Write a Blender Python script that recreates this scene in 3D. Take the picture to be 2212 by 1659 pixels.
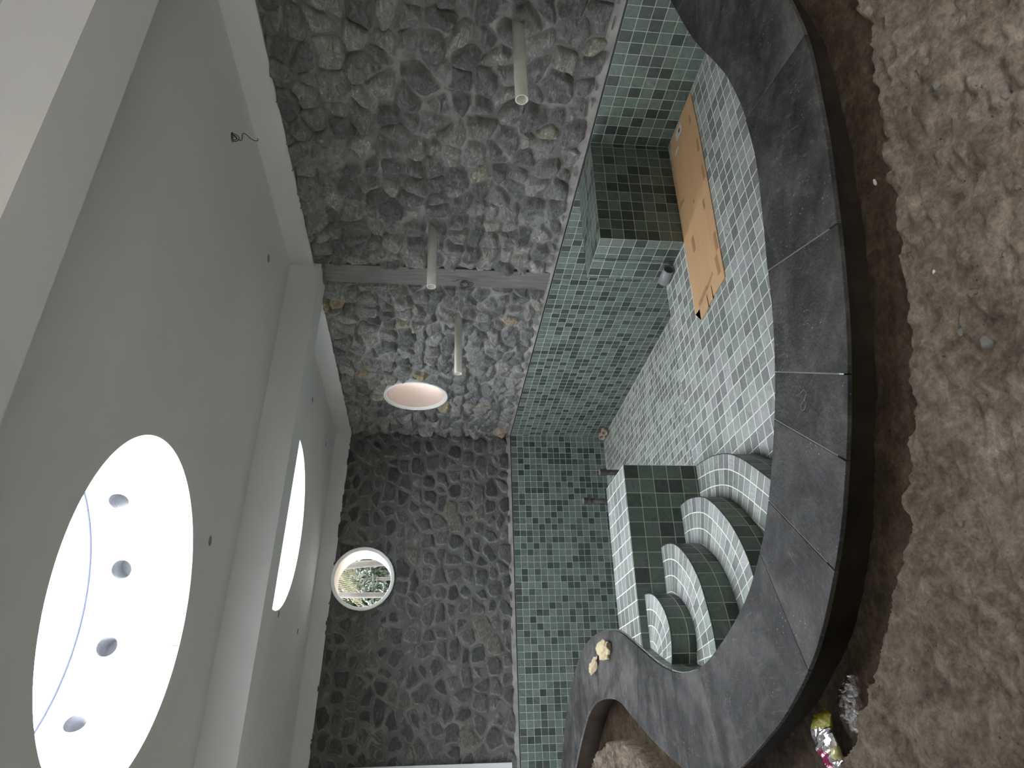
import bpy, bmesh, math, random
import numpy as np
from mathutils import Vector, Matrix

# ------------------------------------------------------------------ setup
# Working unit: one pool tile = 0.1 m.  All coordinates below are in tiles,
# origin at the pool corner under the two stone walls (top of the tiling),
# +X to the window wall, +Y to the far wall, +Z up.
S = 0.1
PI = math.pi
for o in list(bpy.data.objects): bpy.data.objects.remove(o)
SC = bpy.context.scene
C = SC.collection

def T(p): return Vector((p[0]*S, p[1]*S, p[2]*S))

# --- camera (phone held upright, file stored on its side)
def rodr(r):
    r = np.array(r); th = np.linalg.norm(r); k = r/th
    K = np.array([[0,-k[2],k[1]],[k[2],0,-k[0]],[-k[1],k[0],0]])
    return np.eye(3)+math.sin(th)*K+(1-math.cos(th))*K@K
R_ = rodr((0.112792694, -0.474456334, -0.00311968911)) @ np.array([[1,0,0],[0,0,-1],[0,1,0]], float)
CAM = np.array((-47.0677869, -110.000267, 13.0991558))
right, down, fwd = R_[0], R_[1], R_[2]
cam_d = bpy.data.cameras.new('camera'); cam = bpy.data.objects.new('camera', cam_d); C.objects.link(cam)
M = Matrix(((down[0], right[0], -fwd[0], CAM[0]*S),
            (down[1], right[1], -fwd[1], CAM[1]*S),
            (down[2], right[2], -fwd[2], CAM[2]*S), (0,0,0,1)))
cam.matrix_world = M
cam_d.sensor_fit = 'HORIZONTAL'; cam_d.sensor_width = 36.0
cam_d.lens = 1559.04*36/2212; cam_d.clip_start = 0.05; cam_d.clip_end = 200
SC.camera = cam

# --- sky and exposure
SKY = 20.0
w = bpy.data.worlds.new('sky'); SC.world = w; w.use_nodes = True
nt = w.node_tree; nt.nodes.clear()
bg = nt.nodes.new('ShaderNodeBackground'); bg.inputs[0].default_value = (0.90, 0.95, 1.0, 1); bg.inputs[1].default_value = SKY
ow = nt.nodes.new('ShaderNodeOutputWorld'); nt.links.new(bg.outputs[0], ow.inputs[0])
SC.view_settings.view_transform = 'Standard'; SC.view_settings.look = 'None'
SC.view_settings.exposure = 0.12; SC.view_settings.gamma = 1.0; SC.view_settings.use_curve_mapping = False
SC.cycles.max_bounces = 8; SC.cycles.diffuse_bounces = 5; SC.cycles.transparent_max_bounces = 12

CZ0, CSL = 28.5, 0.045                       # ceiling height at x=0 and its rise towards -x
def ceil_z(x): return CZ0 - CSL*x
SKY1, SKY2, SR, SH = (-38.79,-64.53), (-22.26,-26.18), 9.99, 7.0

def portal(name, loc, rot, sx, sy):
    l = bpy.data.lights.new(name, 'AREA'); l.shape = 'RECTANGLE'; l.size = sx*S; l.size_y = sy*S
    l.cycles.is_portal = True
    o = bpy.data.objects.new(name, l); o.location = T(loc); o.rotation_euler = rot; C.objects.link(o)
for i, c in enumerate((SKY1, SKY2)):
    portal('sky_portal', (c[0], c[1], ceil_z(c[0])+SH+0.6), (0, 0, 0), 2*SR, 2*SR)
portal('sky_portal', (-23.3, 5.2, 22.7), (-PI/2, 0, 0), 9, 9)
portal('sky_portal', (-80.5, -34, 6.5), (0, -PI/2, 0), 15, 28)
portal('sky_portal', (5.2, -14.7, 15.5), (0, PI/2, 0), 9, 9)

# ------------------------------------------------------------------ helpers
def tag(o, label=None, cat=None, group=None, kind=None):
    if label: o['label'] = label
    if cat: o['category'] = cat
    if group: o['group'] = group
    if kind: o['kind'] = kind
    return o
def empty(name, loc, label, cat, group=None, kind=None):
    o = bpy.data.objects.new(name, None); o.location = T(loc); o.empty_display_size = 0.05
    C.objects.link(o); return tag(o, label, cat, group, kind)
def link_mesh(name, me, mat, parent=None):
    o = bpy.data.objects.new(name, me); C.objects.link(o)
    if mat: me.materials.append(mat)
    if parent is not None:
        o.parent = parent
        o.matrix_parent_inverse = Matrix.Translation(-(parent.location if parent.type == 'EMPTY' else Vector((0,0,0))))
    return o
def raw(name, verts, faces, mat, parent=None, uvs=None, smooth=False, recalc=False):
    """verts in tiles; uvs per face corner or callable(vertex)->(u,v)"""
    me = bpy.data.meshes.new(name)
    me.from_pydata([tuple(T(v)) for v in verts], [], faces)
    if uvs is not None:
        uv = me.uv_layers.new(name='UVMap')
        if callable(uvs):
            for p in me.polygons:
                for li in p.loop_indices:
                    uv.data[li].uv = uvs(verts[me.loops[li].vertex_index])
        else:
            k = 0
            for p, fu in zip(me.polygons, uvs):
                for li, q in zip(p.loop_indices, fu): uv.data[li].uv = q
    if recalc:
        bm = bmesh.new(); bm.from_mesh(me); bmesh.ops.recalc_face_normals(bm, faces=bm.faces[:]); bm.to_mesh(me); bm.free()
    if smooth:
        for p in me.polygons: p.use_smooth = True
    me.update()
    return link_mesh(name, me, mat, parent)
def box(name, a, b, mat, parent=None, uvf=None, bev=0):
    """axis box between corners a,b (tiles); uvf(axis, v)->(u,v)"""
    x0,y0,z0 = a; x1,y1,z1 = b
    V = [(x0,y0,z0),(x1,y0,z0),(x1,y1,z0),(x0,y1,z0),(x0,y0,z1),(x1,y0,z1),(x1,y1,z1),(x0,y1,z1)]
    F = [(0,3,2,1),(4,5,6,7),(0,1,5,4),(2,3,7,6),(1,2,6,5),(3,0,4,7)]
    ax = [2,2,1,1,0,0]
    uv = None
    if uvf: uv = [[uvf(ax[i], V[j], i) for j in f] for i, f in enumerate(F)]
    return raw(name, V, F, mat, parent, uv)
def tube_pts(pts, r, seg=10, cap=True):
    """swept tube through pts (tiles): verts, faces"""
    P = [Vector(p) for p in pts]; V = []; F = []
    rr = r if isinstance(r, (list, tuple)) else [r]*len(P)
    prev = None
    for i, p in enumerate(P):
        t = (P[min(i+1, len(P)-1)] - P[max(i-1, 0)]).normalized()
        if prev is None:
            a = Vector((0,0,1)) if abs(t.z) < .9 else Vector((1,0,0))
            n = t.cross(a).normalized()
        else: n = (prev - t*prev.dot(t)).normalized()
        prev = n; b = t.cross(n)
        for k in range(seg):
            an = 2*PI*k/seg
            V.append(tuple(p + (n*math.cos(an)+b*math.sin(an))*rr[i]))
    for i in range(len(P)-1):
        for k in range(seg):
            F.append((i*seg+k, i*seg+(k+1)%seg, (i+1)*seg+(k+1)%seg, (i+1)*seg+k))
    if cap:
        F.append(tuple(range(seg))[::-1]); F.append(tuple((len(P)-1)*seg+k for k in range(seg)))
    return V, F
def tube(name, pts, r, mat, parent=None, seg=10, cap=True):
    V, F = tube_pts(pts, r, seg, cap); return raw(name, V, F, mat, parent, smooth=True, recalc=True)
def hollow_pipe(name, a, b, ro, ri, mat, parent=None, seg=40, deep=None):
    """open pipe from a to b (open at b)"""
    a = Vector(a); b = Vector(b); d = (b-a).normalized()
    up = Vector((0,0,1)) if abs(d.z) < .9 else Vector((1,0,0))
    n = d.cross(up).normalized(); m = d.cross(n)
    deep = deep or (b-a).length*0.98
    rings = [(a, ro), (b-d*0.04, ro), (b, ro-0.02), (b, ri+0.01), (b-d*0.03, ri), (b-d*deep, ri)]
    V = []; F = []
    for p, r in rings:
        for k in range(seg):
            an = 2*PI*k/seg; V.append(tuple(p+(n*math.cos(an)+m*math.sin(an))*r))
    for i in range(len(rings)-1):
        for k in range(seg): F.append((i*seg+k, i*seg+(k+1)%seg, (i+1)*seg+(k+1)%seg, (i+1)*seg+k))
    F.append(tuple(range(seg))[::-1]); F.append(tuple((len(rings)-1)*seg+k for k in range(seg)))
    o = raw(name, V, F, mat, parent, recalc=False)
    for p in o.data.polygons: p.use_smooth = len(p.vertices) == 4
    o.data.polygons[-1].use_smooth = False
    return o
def smooth_line(P, step=0.5, it=2, closed=False):
    P = np.array(P, float)
    d = np.r_[0, np.cumsum(np.hypot(*np.diff(P, axis=0).T))]
    n = max(2, int(d[-1]/step)); t = np.linspace(0, d[-1], n+1)
    Q = np.c_[np.interp(t, d, P[:,0]), np.interp(t, d, P[:,1])]
    for _ in range(it):
        Q[1:-1] = 0.25*Q[:-2]+0.5*Q[1:-1]+0.25*Q[2:]
    return Q
def arclen(Q): return np.r_[0, np.cumsum(np.hypot(*np.diff(Q, axis=0).T))]
def normals2(Q):
    t = np.gradient(Q, axis=0); t /= np.linalg.norm(t, axis=1)[:,None]
    return np.c_[-t[:,1], t[:,0]]            # left of travel
def in_poly(X, Y, P):
    ins = np.zeros(X.shape, bool); n = len(P); j = n-1
    for i in range(n):
        xi, yi = P[i]; xj, yj = P[j]
        if yi != yj:
            c = ((yi > Y) != (yj > Y)) & (X < (xj-xi)*(Y-yi)/(yj-yi)+xi)
            ins ^= c
        j = i
    return ins
def dist_line(X, Y, P):
    best = np.full(X.shape, 1e9)
    for a, b in zip(P[:-1], P[1:]):
        ab = b-a; L = ab@ab+1e-12
        t = np.clip(((X-a[0])*ab[0]+(Y-a[1])*ab[1])/L, 0, 1)
        best = np.minimum(best, np.hypot(X-a[0]-t*ab[0], Y-a[1]-t*ab[1]))
    return best
def vnoise(X, Y, sc, seed=0, Z=None):
    """value noise, numpy"""
    def h(i, j):
        n = (i.astype(np.int64)*374761393 + j.astype(np.int64)*668265263 + seed*982451653) & 0x7fffffff
        n = ((n ^ (n >> 13))*1274126177) & 0x7fffffff
        return ((n ^ (n >> 16)) & 0xffff)/65535.0
    x = X/sc; y = Y/sc; i = np.floor(x); j = np.floor(y); fx = x-i; fy = y-j
    fx = fx*fx*(3-2*fx); fy = fy*fy*(3-2*fy)
    return (h(i,j)*(1-fx)+h(i+1,j)*fx)*(1-fy)+(h(i,j+1)*(1-fx)+h(i+1,j+1)*fx)*fy
def fbm(X, Y, sc, oct=4, seed=0):
    v = 0; a = 1; t = 0
    for k in range(oct):
        v = v+a*vnoise(X, Y, sc/2**k, seed+k*17); t += a; a *= .5
    return v/t-0.5

# ------------------------------------------------------------------ materials
def srgb(r, g, b):
    f = lambda c: (c/255/12.92) if c <= 10 else ((c/255+.055)/1.055)**2.4
    return (f(r), f(g), f(b), 1)
class NT:
    def __init__(s, name):
        s.m = bpy.data.materials.new(name); s.m.use_nodes = True; s.t = s.m.node_tree; s.t.nodes.clear()
        s.out = s.n('ShaderNodeOutputMaterial'); s.b = s.n('ShaderNodeBsdfPrincipled')
        s.l(s.b.outputs[0], s.out.inputs[0])
    def n(s, t, **k):
        x = s.t.nodes.new(t)
        for a, v in k.items(): setattr(x, a, v)
        return x
    def l(s, a, b): s.t.links.new(a, b)
    def val(s, sock, v):
        if hasattr(v, 'is_output') or isinstance(v, bpy.types.NodeSocket): s.l(v, sock)
        else: sock.default_value = v
    def math(s, op, a, b=0.0, c=None, clamp=False):
        x = s.n('ShaderNodeMath', operation=op, use_clamp=clamp); s.val(x.inputs[0], a); s.val(x.inputs[1], b)
        if c is not None: s.val(x.inputs[2], c)
        return x.outputs[0]
    def mix(s, f, a, b, mode='MIX'):
        x = s.n('ShaderNodeMix', data_type='RGBA', blend_type=mode)
        s.val(x.inputs[0], f); s.val(x.inputs[6], a); s.val(x.inputs[7], b); return x.outputs[2]
    def noise(s, vec, scale, detail=4, rough=.55, dist=0):
        x = s.n('ShaderNodeTexNoise'); s.l(vec, x.inputs['Vector']); x.inputs['Scale'].default_value = scale
        x.inputs['Detail'].default_value = detail; x.inputs['Roughness'].default_value = rough; x.inputs['Distortion'].default_value = dist
        return x.outputs[0]
    def ramp(s, f, stops, interp='LINEAR'):
        x = s.n('ShaderNodeValToRGB'); s.l(f, x.inputs[0]); x.color_ramp.interpolation = interp
        e = x.color_ramp.elements
        while len(e) < len(stops): e.new(0.5)
        for el, (p, c) in zip(e, stops): el.position = p; el.color = c if len(c) == 4 else (*c, 1)
        return x.outputs[0]
    def gray(s, f, stops): return s.ramp(f, [(p, (v,v,v,1)) for p, v in stops])
    def obj(s): return s.n('ShaderNodeTexCoord').outputs['Object']
    def geo(s): return s.n('ShaderNodeNewGeometry').outputs['Position']
    def vmap(s, v, sc=(1,1,1), rot=(0,0,0)):
        x = s.n('ShaderNodeMapping'); s.l(v, x.inputs[0]); x.inputs['Scale'].default_value = sc; x.inputs['Rotation'].default_value = rot; return x.outputs[0]
    def bump(s, h, strength=.3, dist=.01, normal=None):
        x = s.n('ShaderNodeBump'); x.inputs['Strength'].default_value = strength; x.inputs['Distance'].default_value = dist
        s.l(h, x.inputs['Height'])
        if normal is not None: s.l(normal, x.inputs['Normal'])
        return x.outputs[0]
    def set(s, **k):
        for a, v in k.items(): s.val(s.b.inputs[a.replace('_',' ')], v)
        return s.m

def plain(name, col, rough=.6, metal=0, spec=None, bump=0, bscale=40, var=0):
    t = NT(name); p = t.geo()
    c = col
    if var:
        nz = t.noise(p, 6, 5); g = t.gray(nz, [(.3, 1-var), (.7, 1+var)]); c = t.mix(1.0, col, g, 'MULTIPLY')
    t.set(Base_Color=c, Roughness=rough, Metallic=metal)
    if bump: t.set(Normal=t.bump(t.noise(p, bscale, 5), bump, .004))
    return t.m

def tile_mat(name, tint=(1,1,1), grout=(0.58,0.56,0.49,1), g=0.042, dark=.27, dk=.42, greyness=.35):
    t = NT(name)
    uv = t.n('ShaderNodeUVMap').outputs[0]
    sep = t.n('ShaderNodeSeparateXYZ'); t.l(uv, sep.inputs[0])
    u, v = sep.outputs[0], sep.outputs[1]
    fu = t.math('FLOOR', u); fv = t.math('FLOOR', v)
    rnd = t.n('ShaderNodeObjectInfo').outputs['Random']
    cell = t.n('ShaderNodeCombineXYZ'); t.l(fu, cell.inputs[0]); t.l(fv, cell.inputs[1]); t.l(t.math('MULTIPLY', rnd, 37.0), cell.inputs[2])
    wn = t.n('ShaderNodeTexWhiteNoise', noise_dimensions='3D'); t.l(cell.outputs[0], wn.inputs['Vector'])
    h = wn.outputs['Value']
    T_ = lambda c: tuple(c[i]*tint[i] for i in range(3))+(1,)
    tint = tuple(1.08*c for c in tint)
    base = t.ramp(h, [(0, T_(tuple(dk*c for c in (.106,.126,.117)))), (dark, T_(tuple((dk*.5+.5)*.95*c for c in (.106,.126,.117)))),
                      (dark+.06, T_((.104,.126,.116))), (.7, T_((.126,.149,.138))), (1, T_((.152,.176,.163)))])
    sepc = t.n('ShaderNodeSeparateColor'); t.l(wn.outputs['Color'], sepc.inputs[0])
    bw_ = t.n('ShaderNodeRGBToBW'); t.l(base, bw_.inputs[0])
    gcomb = t.mix(1.0, bw_.outputs[0], (1.0,1.0,.995,1), 'MULTIPLY')
    base = t.mix(t.math('MULTIPLY', t.math('GREATER_THAN', sepc.outputs[1], .62), greyness), base, gcomb)
    # slate figure: streaks turned a different way on each tile
    sc = t.n('ShaderNodeVectorMath', operation='SCALE'); t.l(wn.outputs['Color'], sc.inputs[0]); sc.inputs['Scale'].default_value = 9
    add = t.n('ShaderNodeVectorMath', operation='ADD'); t.l(uv, add.inputs[0]); t.l(sc.outputs[0], add.inputs[1])
    rot = t.n('ShaderNodeVectorRotate', rotation_type='Z_AXIS'); t.l(add.outputs[0], rot.inputs['Vector']); t.l(t.math('MULTIPLY', h, 23.0), rot.inputs['Angle'])
    st = t.noise(t.vmap(rot.outputs[0], (.8, 3.4, 1)), 1.3, 5, .62, 1.2)
    fig = t.gray(st, [(.30,.50),(.45,.92),(.58,1.08),(.72,1.45)])
    base = t.mix(.75, base, fig, 'MULTIPLY')
    fine = t.noise(uv, 22, 3, .7); base = t.mix(.5, base, t.gray(fine, [(.3,.6),(.7,1.4)]), 'MULTIPLY')
    # pale fossil-like smudges on a few tiles
    sm = t.gray(t.noise(t.vmap(rot.outputs[0], (1,1.4,1)), 2.4, 6, .7, 2.5), [(.66,0),(.76,1)])
    pick = t.math('GREATER_THAN', t.math('FRACT', t.math('MULTIPLY', h, 91.7)), .9)
    base = t.mix(t.math('MULTIPLY', t.math('MULTIPLY', sm, pick), .5), base, (.22,.23,.19,1))
    # grout lines with slightly wavy edges
    wav = t.math('MULTIPLY', t.math('SUBTRACT', t.noise(uv, 6, 2), .5), .018)
    du = t.math('ABSOLUTE', t.math('SUBTRACT', t.math('FRACT', u), .5)); dv = t.math('ABSOLUTE', t.math('SUBTRACT', t.math('FRACT', v), .5))
    m = t.math('ADD', t.math('MAXIMUM', du, dv), wav)
    mr = t.n('ShaderNodeMapRange'); t.l(m, mr.inputs[0]); mr.inputs[1].default_value = .5-g*.62; mr.inputs[2].default_value = .5-g*.38
    gf = mr.outputs[0]
    gcol = t.mix(.6, grout, t.gray(t.noise(uv, 1.7, 4), [(.3,.7),(.7,1.15)]), 'MULTIPLY')
    col = t.mix(gf, base, gcol)
    hb = t.math('ADD', t.math('MULTIPLY', t.math('SUBTRACT', 1.0, gf), .6), t.math('MULTIPLY', st, .25))
    t.set(Base_Color=col, Roughness=t.mix(gf, (.43,.43,.43,1), (.85,.85,.85,1)), Normal=t.bump(hb, .35, .004))
    t.b.inputs['Specular IOR Level'].default_value = .45
    return t.m
M_tile = tile_mat('green_slate_mosaic', (.88,.99,.91), dark=.34, dk=.40, greyness=.25)
M_tile_floor = tile_mat('toplit_floor_slate_mosaic', (2.40,2.22,2.14), (.90,.86,.78,1), .066, .36, .68, .85)  # floors and treads: same tile, light from above painted in as paler colour

M_tile_top = tile_mat('toplit_slate_mosaic', (1.50,1.40,1.36), (.80,.77,.70,1), .066, .36, .65, .85)  # bench top: same tile lightened, top light put into its colour
def stone_mat(name, k, warm=1.0):
    t = NT(name)
    vc = t.n('ShaderNodeVertexColor', layer_name='stone').outputs[0]
    sep = t.n('ShaderNodeSeparateColor'); t.l(vc, sep.inputs[0])
    rnd, stn, kind = sep.outputs[0], sep.outputs[1], sep.outputs[2]
    p = t.geo()
    sc = t.ramp(rnd, [(0,(.080,.080,.078,1)),(.3,(.118,.117,.112,1)),(.6,(.150,.147,.138,1)),(.93,(.20,.194,.176,1)),(.975,(.235,.215,.165,1)),(.99,(.24,.185,.10,1)),(1,(.20,.155,.14,1))])
    vein = t.noise(t.vmap(p, (1,1,2.2)), 9, 8, .68, 1.6)
    sc = t.mix(.85, sc, t.gray(vein, [(.30,.34),(.46,.85),(.56,1.12),(.70,2.3)]), 'MULTIPLY')
    gr = t.noise(p, 70, 4, .7); sc = t.mix(.6, sc, t.gray(gr, [(.3,.6),(.7,1.45)]), 'MULTIPLY')
    lich = t.gray(t.noise(p, 26, 8, .75, .6), [(.62,0),(.72,1)])
    sc = t.mix(t.math('MULTIPLY', lich, .45), sc, (.36,.34,.29,1))
    mo = t.mix(1.0, (.185,.182,.172,1), t.gray(t.noise(p, 5, 6), [(.3,.72),(.7,1.28)]), 'MULTIPLY')
    mo = t.mix(.5, mo, t.gray(gr, [(.3,.75),(.7,1.25)]), 'MULTIPLY')
    # pale rim along the stone edge
    rim = t.math('MULTIPLY', kind, t.gray(t.noise(p, 14, 4), [(.35,.15),(.6,1)]))
    sc = t.mix(1.0, sc, (k*.9,k*.9,k*.9,1), 'MULTIPLY'); mo = t.mix(1.0, mo, (k,k,k,1), 'MULTIPLY')
    col = t.mix(stn, mo, sc); col = t.mix(t.math('MULTIPLY', rim, .55), col, (.36,.345,.31,1))
    hb = t.math('ADD', t.math('MULTIPLY', vein, .8), t.math('MULTIPLY', gr, .35))
    t.set(Base_Color=col, Roughness=.8, Normal=t.bump(hb, 1.0, .022)); return t.m
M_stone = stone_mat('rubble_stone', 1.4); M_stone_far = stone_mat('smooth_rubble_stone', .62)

def plaster_mat():
    t = NT('painted_plaster'); p = t.geo()
    c = t.mix(1.0, (.60,.60,.595,1), t.gray(t.noise(p, .9, 4), [(.3,.95),(.7,1.04)]), 'MULTIPLY')
    t.set(Base_Color=c, Roughness=.75, Normal=t.bump(t.noise(p, 160, 3), .12, .002)); return t.m
M_plaster = plaster_mat()
def white_mat():
    t = NT('white_skim_plaster'); p = t.geo()
    c = t.mix(1.0, (.74,.72,.71,1), t.gray(t.noise(p, 3, 6, .6, .8), [(.3,.9),(.7,1.05)]), 'MULTIPLY')
    t.set(Base_Color=c, Roughness=.6, Normal=t.bump(t.noise(p, 50, 5), .2, .004)); return t.m
M_white = white_mat()
def slate_mat():
    t = NT('dark_slate'); p = t.geo(); rnd = t.n('ShaderNodeObjectInfo').outputs['Random']
    off = t.n('ShaderNodeCombineXYZ'); t.l(t.math('MULTIPLY', rnd, 11.0), off.inputs[0]); t.l(t.math('MULTIPLY', rnd, 5.0), off.inputs[1])
    ad = t.n('ShaderNodeVectorMath', operation='ADD'); t.l(p, ad.inputs[0]); t.l(off.outputs[0], ad.inputs[1])
    rot = t.n('ShaderNodeVectorRotate', rotation_type='Z_AXIS'); t.l(ad.outputs[0], rot.inputs['Vector']); t.l(t.math('MULTIPLY', rnd, 1.0), rot.inputs['Angle'])
    q = rot.outputs[0]
    c = t.ramp(t.noise(q, 2.2, 8, .62, .8), [(.36,(.013,.012,.0125,1)),(.5,(.036,.0335,.034,1)),(.64,(.085,.078,.075,1))])
    scr = t.gray(t.noise(t.vmap(q, (22, 2.6, 1), (0,0,.5)), 3.2, 6, .75), [(.54,0),(.64,1)])
    patch = t.gray(t.noise(q, 2.6, 5, .7, 1), [(.46,.0),(.62,1)])
    c = t.mix(t.math('MULTIPLY', t.math('MULTIPLY', scr, patch), .38), c, (.25,.20,.165,1))
    dust = t.gray(t.noise(q, 7, 12, .85, .5), [(.50,0),(.66,1)])
    c = t.mix(.7, c, t.gray(t.noise(q, 14, 10, .8), [(.35,.5),(.65,1.6)]), 'MULTIPLY')
    c = t.mix(t.math('MULTIPLY', dust, .5), c, (.15,.138,.125,1))
    vo = t.n('ShaderNodeTexVoronoi', feature='F1'); t.l(q, vo.inputs['Vector']); vo.inputs['Scale'].default_value = 62
    speck = t.math('MULTIPLY', t.math('LESS_THAN', vo.outputs['Distance'], .17), t.gray(t.noise(q, 4.5, 5, .7), [(.54,0),(.6,1)]))
    sep = t.n('ShaderNodeSeparateColor'); t.l(vo.outputs['Color'], sep.inputs[0])
    speck = t.math('MULTIPLY', speck, t.math('GREATER_THAN', sep.outputs[0], .6))
    c = t.mix(t.math('MULTIPLY', speck, .85), c, (.42,.38,.31,1))
    hb = t.math('ADD', t.noise(q, 12, 8, .65, .5), t.math('MULTIPLY', t.noise(q, 60, 4), .5))
    t.set(Base_Color=c, Roughness=t.gray(t.noise(q, 5, 5), [(.3,.48),(.7,.72)]), Normal=t.bump(hb, .85, .010)); t.b.inputs['Specular IOR Level'].default_value = .34; return t.m
M_slate = slate_mat()
def dirt_mat():
    t = NT('rough_ground'); p = t.geo()
    vc = t.n('ShaderNodeVertexColor', layer_name='ground').outputs[0]
    sep = t.n('ShaderNodeSeparateColor'); t.l(vc, sep.inputs[0]); sl = sep.outputs[0]
    d = t.ramp(t.noise(p, 5, 8, .7), [(.3,(.115,.078,.046,1)),(.55,(.185,.130,.082,1)),(.75,(.26,.19,.125,1))])
    c = t.ramp(t.noise(p, 4, 9, .68, .6), [(.28,(.25,.185,.132,1)),(.5,(.44,.345,.262,1)),(.72,(.66,.545,.435,1))])
    col = t.mix(sl, d, c)
    g = t.noise(p, 45, 6, .75); col = t.mix(.65, col, t.gray(g, [(.3,.45),(.7,1.6)]), 'MULTIPLY')
    col = t.mix(.8, col, t.gray(t.noise(p, 16, 8, .75), [(.34,.5),(.66,1.5)]), 'MULTIPLY')
    vo = t.n('ShaderNodeTexVoronoi', feature='F1'); t.l(p, vo.inputs['Vector']); vo.inputs['Scale'].default_value = 42
    peb = t.gray(vo.outputs['Distance'], [(.0,1),(.45,0)])
    vo2 = t.n('ShaderNodeTexVoronoi', feature='SMOOTH_F1'); t.l(p, vo2.inputs['Vector']); vo2.inputs['Scale'].default_value = 16
    pit = t.gray(t.noise(p, 60, 3, .5), [(.24,0),(.33,1)])
    col = t.mix(t.math('MULTIPLY', t.math('SUBTRACT', 1.0, pit), .7), col, (.03,.024,.02,1))  # pits coloured dark, shade of the hollows put into the colour
    hb = t.math('ADD', t.math('ADD', t.math('MULTIPLY', t.noise(p, 20, 12, .8), 2.2), t.math('MULTIPLY', g, .9)), t.math('MULTIPLY', peb, .35))
    hb = t.math('ADD', hb, t.math('MULTIPLY', pit, .4))
    hb = t.math('SUBTRACT', hb, t.math('MULTIPLY', vo2.outputs['Distance'], .5))
    t.set(Base_Color=col, Roughness=.95, Normal=t.bump(hb, 1.0, .035)); t.b.inputs['Specular IOR Level'].default_value = .2
    return t.m
M_dirt = dirt_mat()
def concrete_mat():
    t = NT('cast_concrete'); p = t.geo()
    c = t.ramp(t.noise(t.vmap(p, (1,6,.7)), 5, 7, .6, .6), [(.25,(.085,.082,.074,1)),(.5,(.135,.128,.116,1)),(.75,(.185,.175,.158,1))])
    t.set(Base_Color=c, Roughness=.8, Normal=t.bump(t.noise(p, 30, 6), .35, .006)); return t.m
M_conc = concrete_mat()
M_riser = plain('dark_render', (.024,.018,.013,1), 1.0, bump=.6, bscale=25, var=.35); [n for n in M_riser.node_tree.nodes if n.type == 'BSDF_PRINCIPLED'][0].inputs['Specular IOR Level'].default_value = .1
M_ledge = plain('cement_fillet', (.25,.235,.22,1), .85, bump=.5, bscale=22, var=.25)
M_black = plain('black_slot_trim', (.008,.008,.009,1), .5)
M_pvc = plain('cream_pvc', (.80,.77,.70,1), .38, bump=.05, var=.12)
M_greypvc = plain('grey_pvc', (.24,.24,.24,1), .35, var=.06)
M_iron = plain('dark_pipe', (.055,.05,.048,1), .55, bump=.2, var=.15)
M_cap = plain('pipe_cap_tape', (.20,.17,.155,1), .6)
M_conduit = plain('beige_conduit', (.50,.40,.30,1), .5, var=.1)
M_frame = plain('window_ring_paint', (.78,.77,.75,1), .5, var=.04)
M_reveal = plain('cream_reveal_paint', (.50,.43,.385,1), .7, var=.03)
M_card = None
def card_mat():
    t = NT('brown_cardboard'); p = t.geo()
    c = t.mix(1.0, (.60,.36,.185,1), t.gray(t.noise(t.vmap(p,(1,5,1)), 2.2, 5, .6), [(.3,.93),(.7,1.07)]), 'MULTIPLY')
    t.set(Base_Color=c, Roughness=.7, Normal=t.bump(t.noise(t.vmap(p,(1,40,1)), 3, 2), .08, .002)); return t.m
M_card = card_mat()
M_tape = plain('brown_packing_tape', (.44,.245,.12,1), .35)
M_sticker = plain('white_sticker', (.62,.62,.6,1), .5)
M_ink = plain('dark_print', (.03,.03,.03,1), .6)
M_foam = plain('cream_foam', (.50,.41,.25,1), .9, bump=1.0, bscale=60, var=.15)
M_wire = plain('dark_wire', (.02,.018,.018,1), .5)
M_hole = plain('dark_hole', (.03,.03,.03,1), .9)
M_bore = plain('bored_concrete', (.38,.38,.40,1), .9, bump=.8, bscale=60, var=.3)
M_chalk = plain('pale_scratch', (.42,.40,.36,1), .9)
def sky_glass():
    t = NT('dusty_roof_glass'); p = t.geo()
    tr = t.n('ShaderNodeBsdfTransparent'); tr.inputs[0].default_value = (.90,.92,.93,1)
    di = t.n('ShaderNodeBsdfTranslucent'); di.inputs[0].default_value = (.55,.53,.50,1)
    gl = t.n('ShaderNodeBsdfGlossy'); gl.inputs['Roughness'].default_value = .05
    dirt = t.gray(t.noise(p, 120, 3, .6), [(.66,0),(.72,1)])
    dirt2 = t.gray(t.noise(p, 35, 5, .8), [(.64,0),(.74,.8)])
    m1 = t.n('ShaderNodeMixShader'); t.l(t.math('MAXIMUM', dirt, dirt2), m1.inputs[0]); t.l(tr.outputs[0], m1.inputs[1]); t.l(di.outputs[0], m1.inputs[2])
    m2 = t.n('ShaderNodeMixShader'); m2.inputs[0].default_value = .04; t.l(m1.outputs[0], m2.inputs[1]); t.l(gl.outputs[0], m2.inputs[2])
    t.l(m2.outputs[0], t.out.inputs[0]); t.t.nodes.remove(t.b); return t.m
M_glass = sky_glass()
def film_mat():
    t = NT('clear_plastic_film'); p = t.geo()
    tr = t.n('ShaderNodeBsdfTransparent'); tr.inputs[0].default_value = (.86,.82,.78,1)
    gl = t.n('ShaderNodeBsdfGlossy'); gl.inputs['Roughness'].default_value = .12; gl.inputs[0].default_value = (.9,.9,.9,1)
    bn = t.bump(t.noise(t.vmap(p,(1,1,1)), 28, 5, .6, 1), .9, .01); t.l(bn, gl.inputs['Normal'])
    lw = t.n('ShaderNodeLayerWeight'); lw.inputs[0].default_value = .45; t.l(bn, lw.inputs['Normal'])
    m = t.n('ShaderNodeMixShader'); t.l(t.math('ADD', t.math('MULTIPLY', lw.outputs['Facing'], .16), .02), m.inputs[0])
    t.l(tr.outputs[0], m.inputs[1]); t.l(gl.outputs[0], m.inputs[2]); t.l(m.outputs[0], t.out.inputs[0]); t.t.nodes.remove(t.b); return t.m
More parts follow.
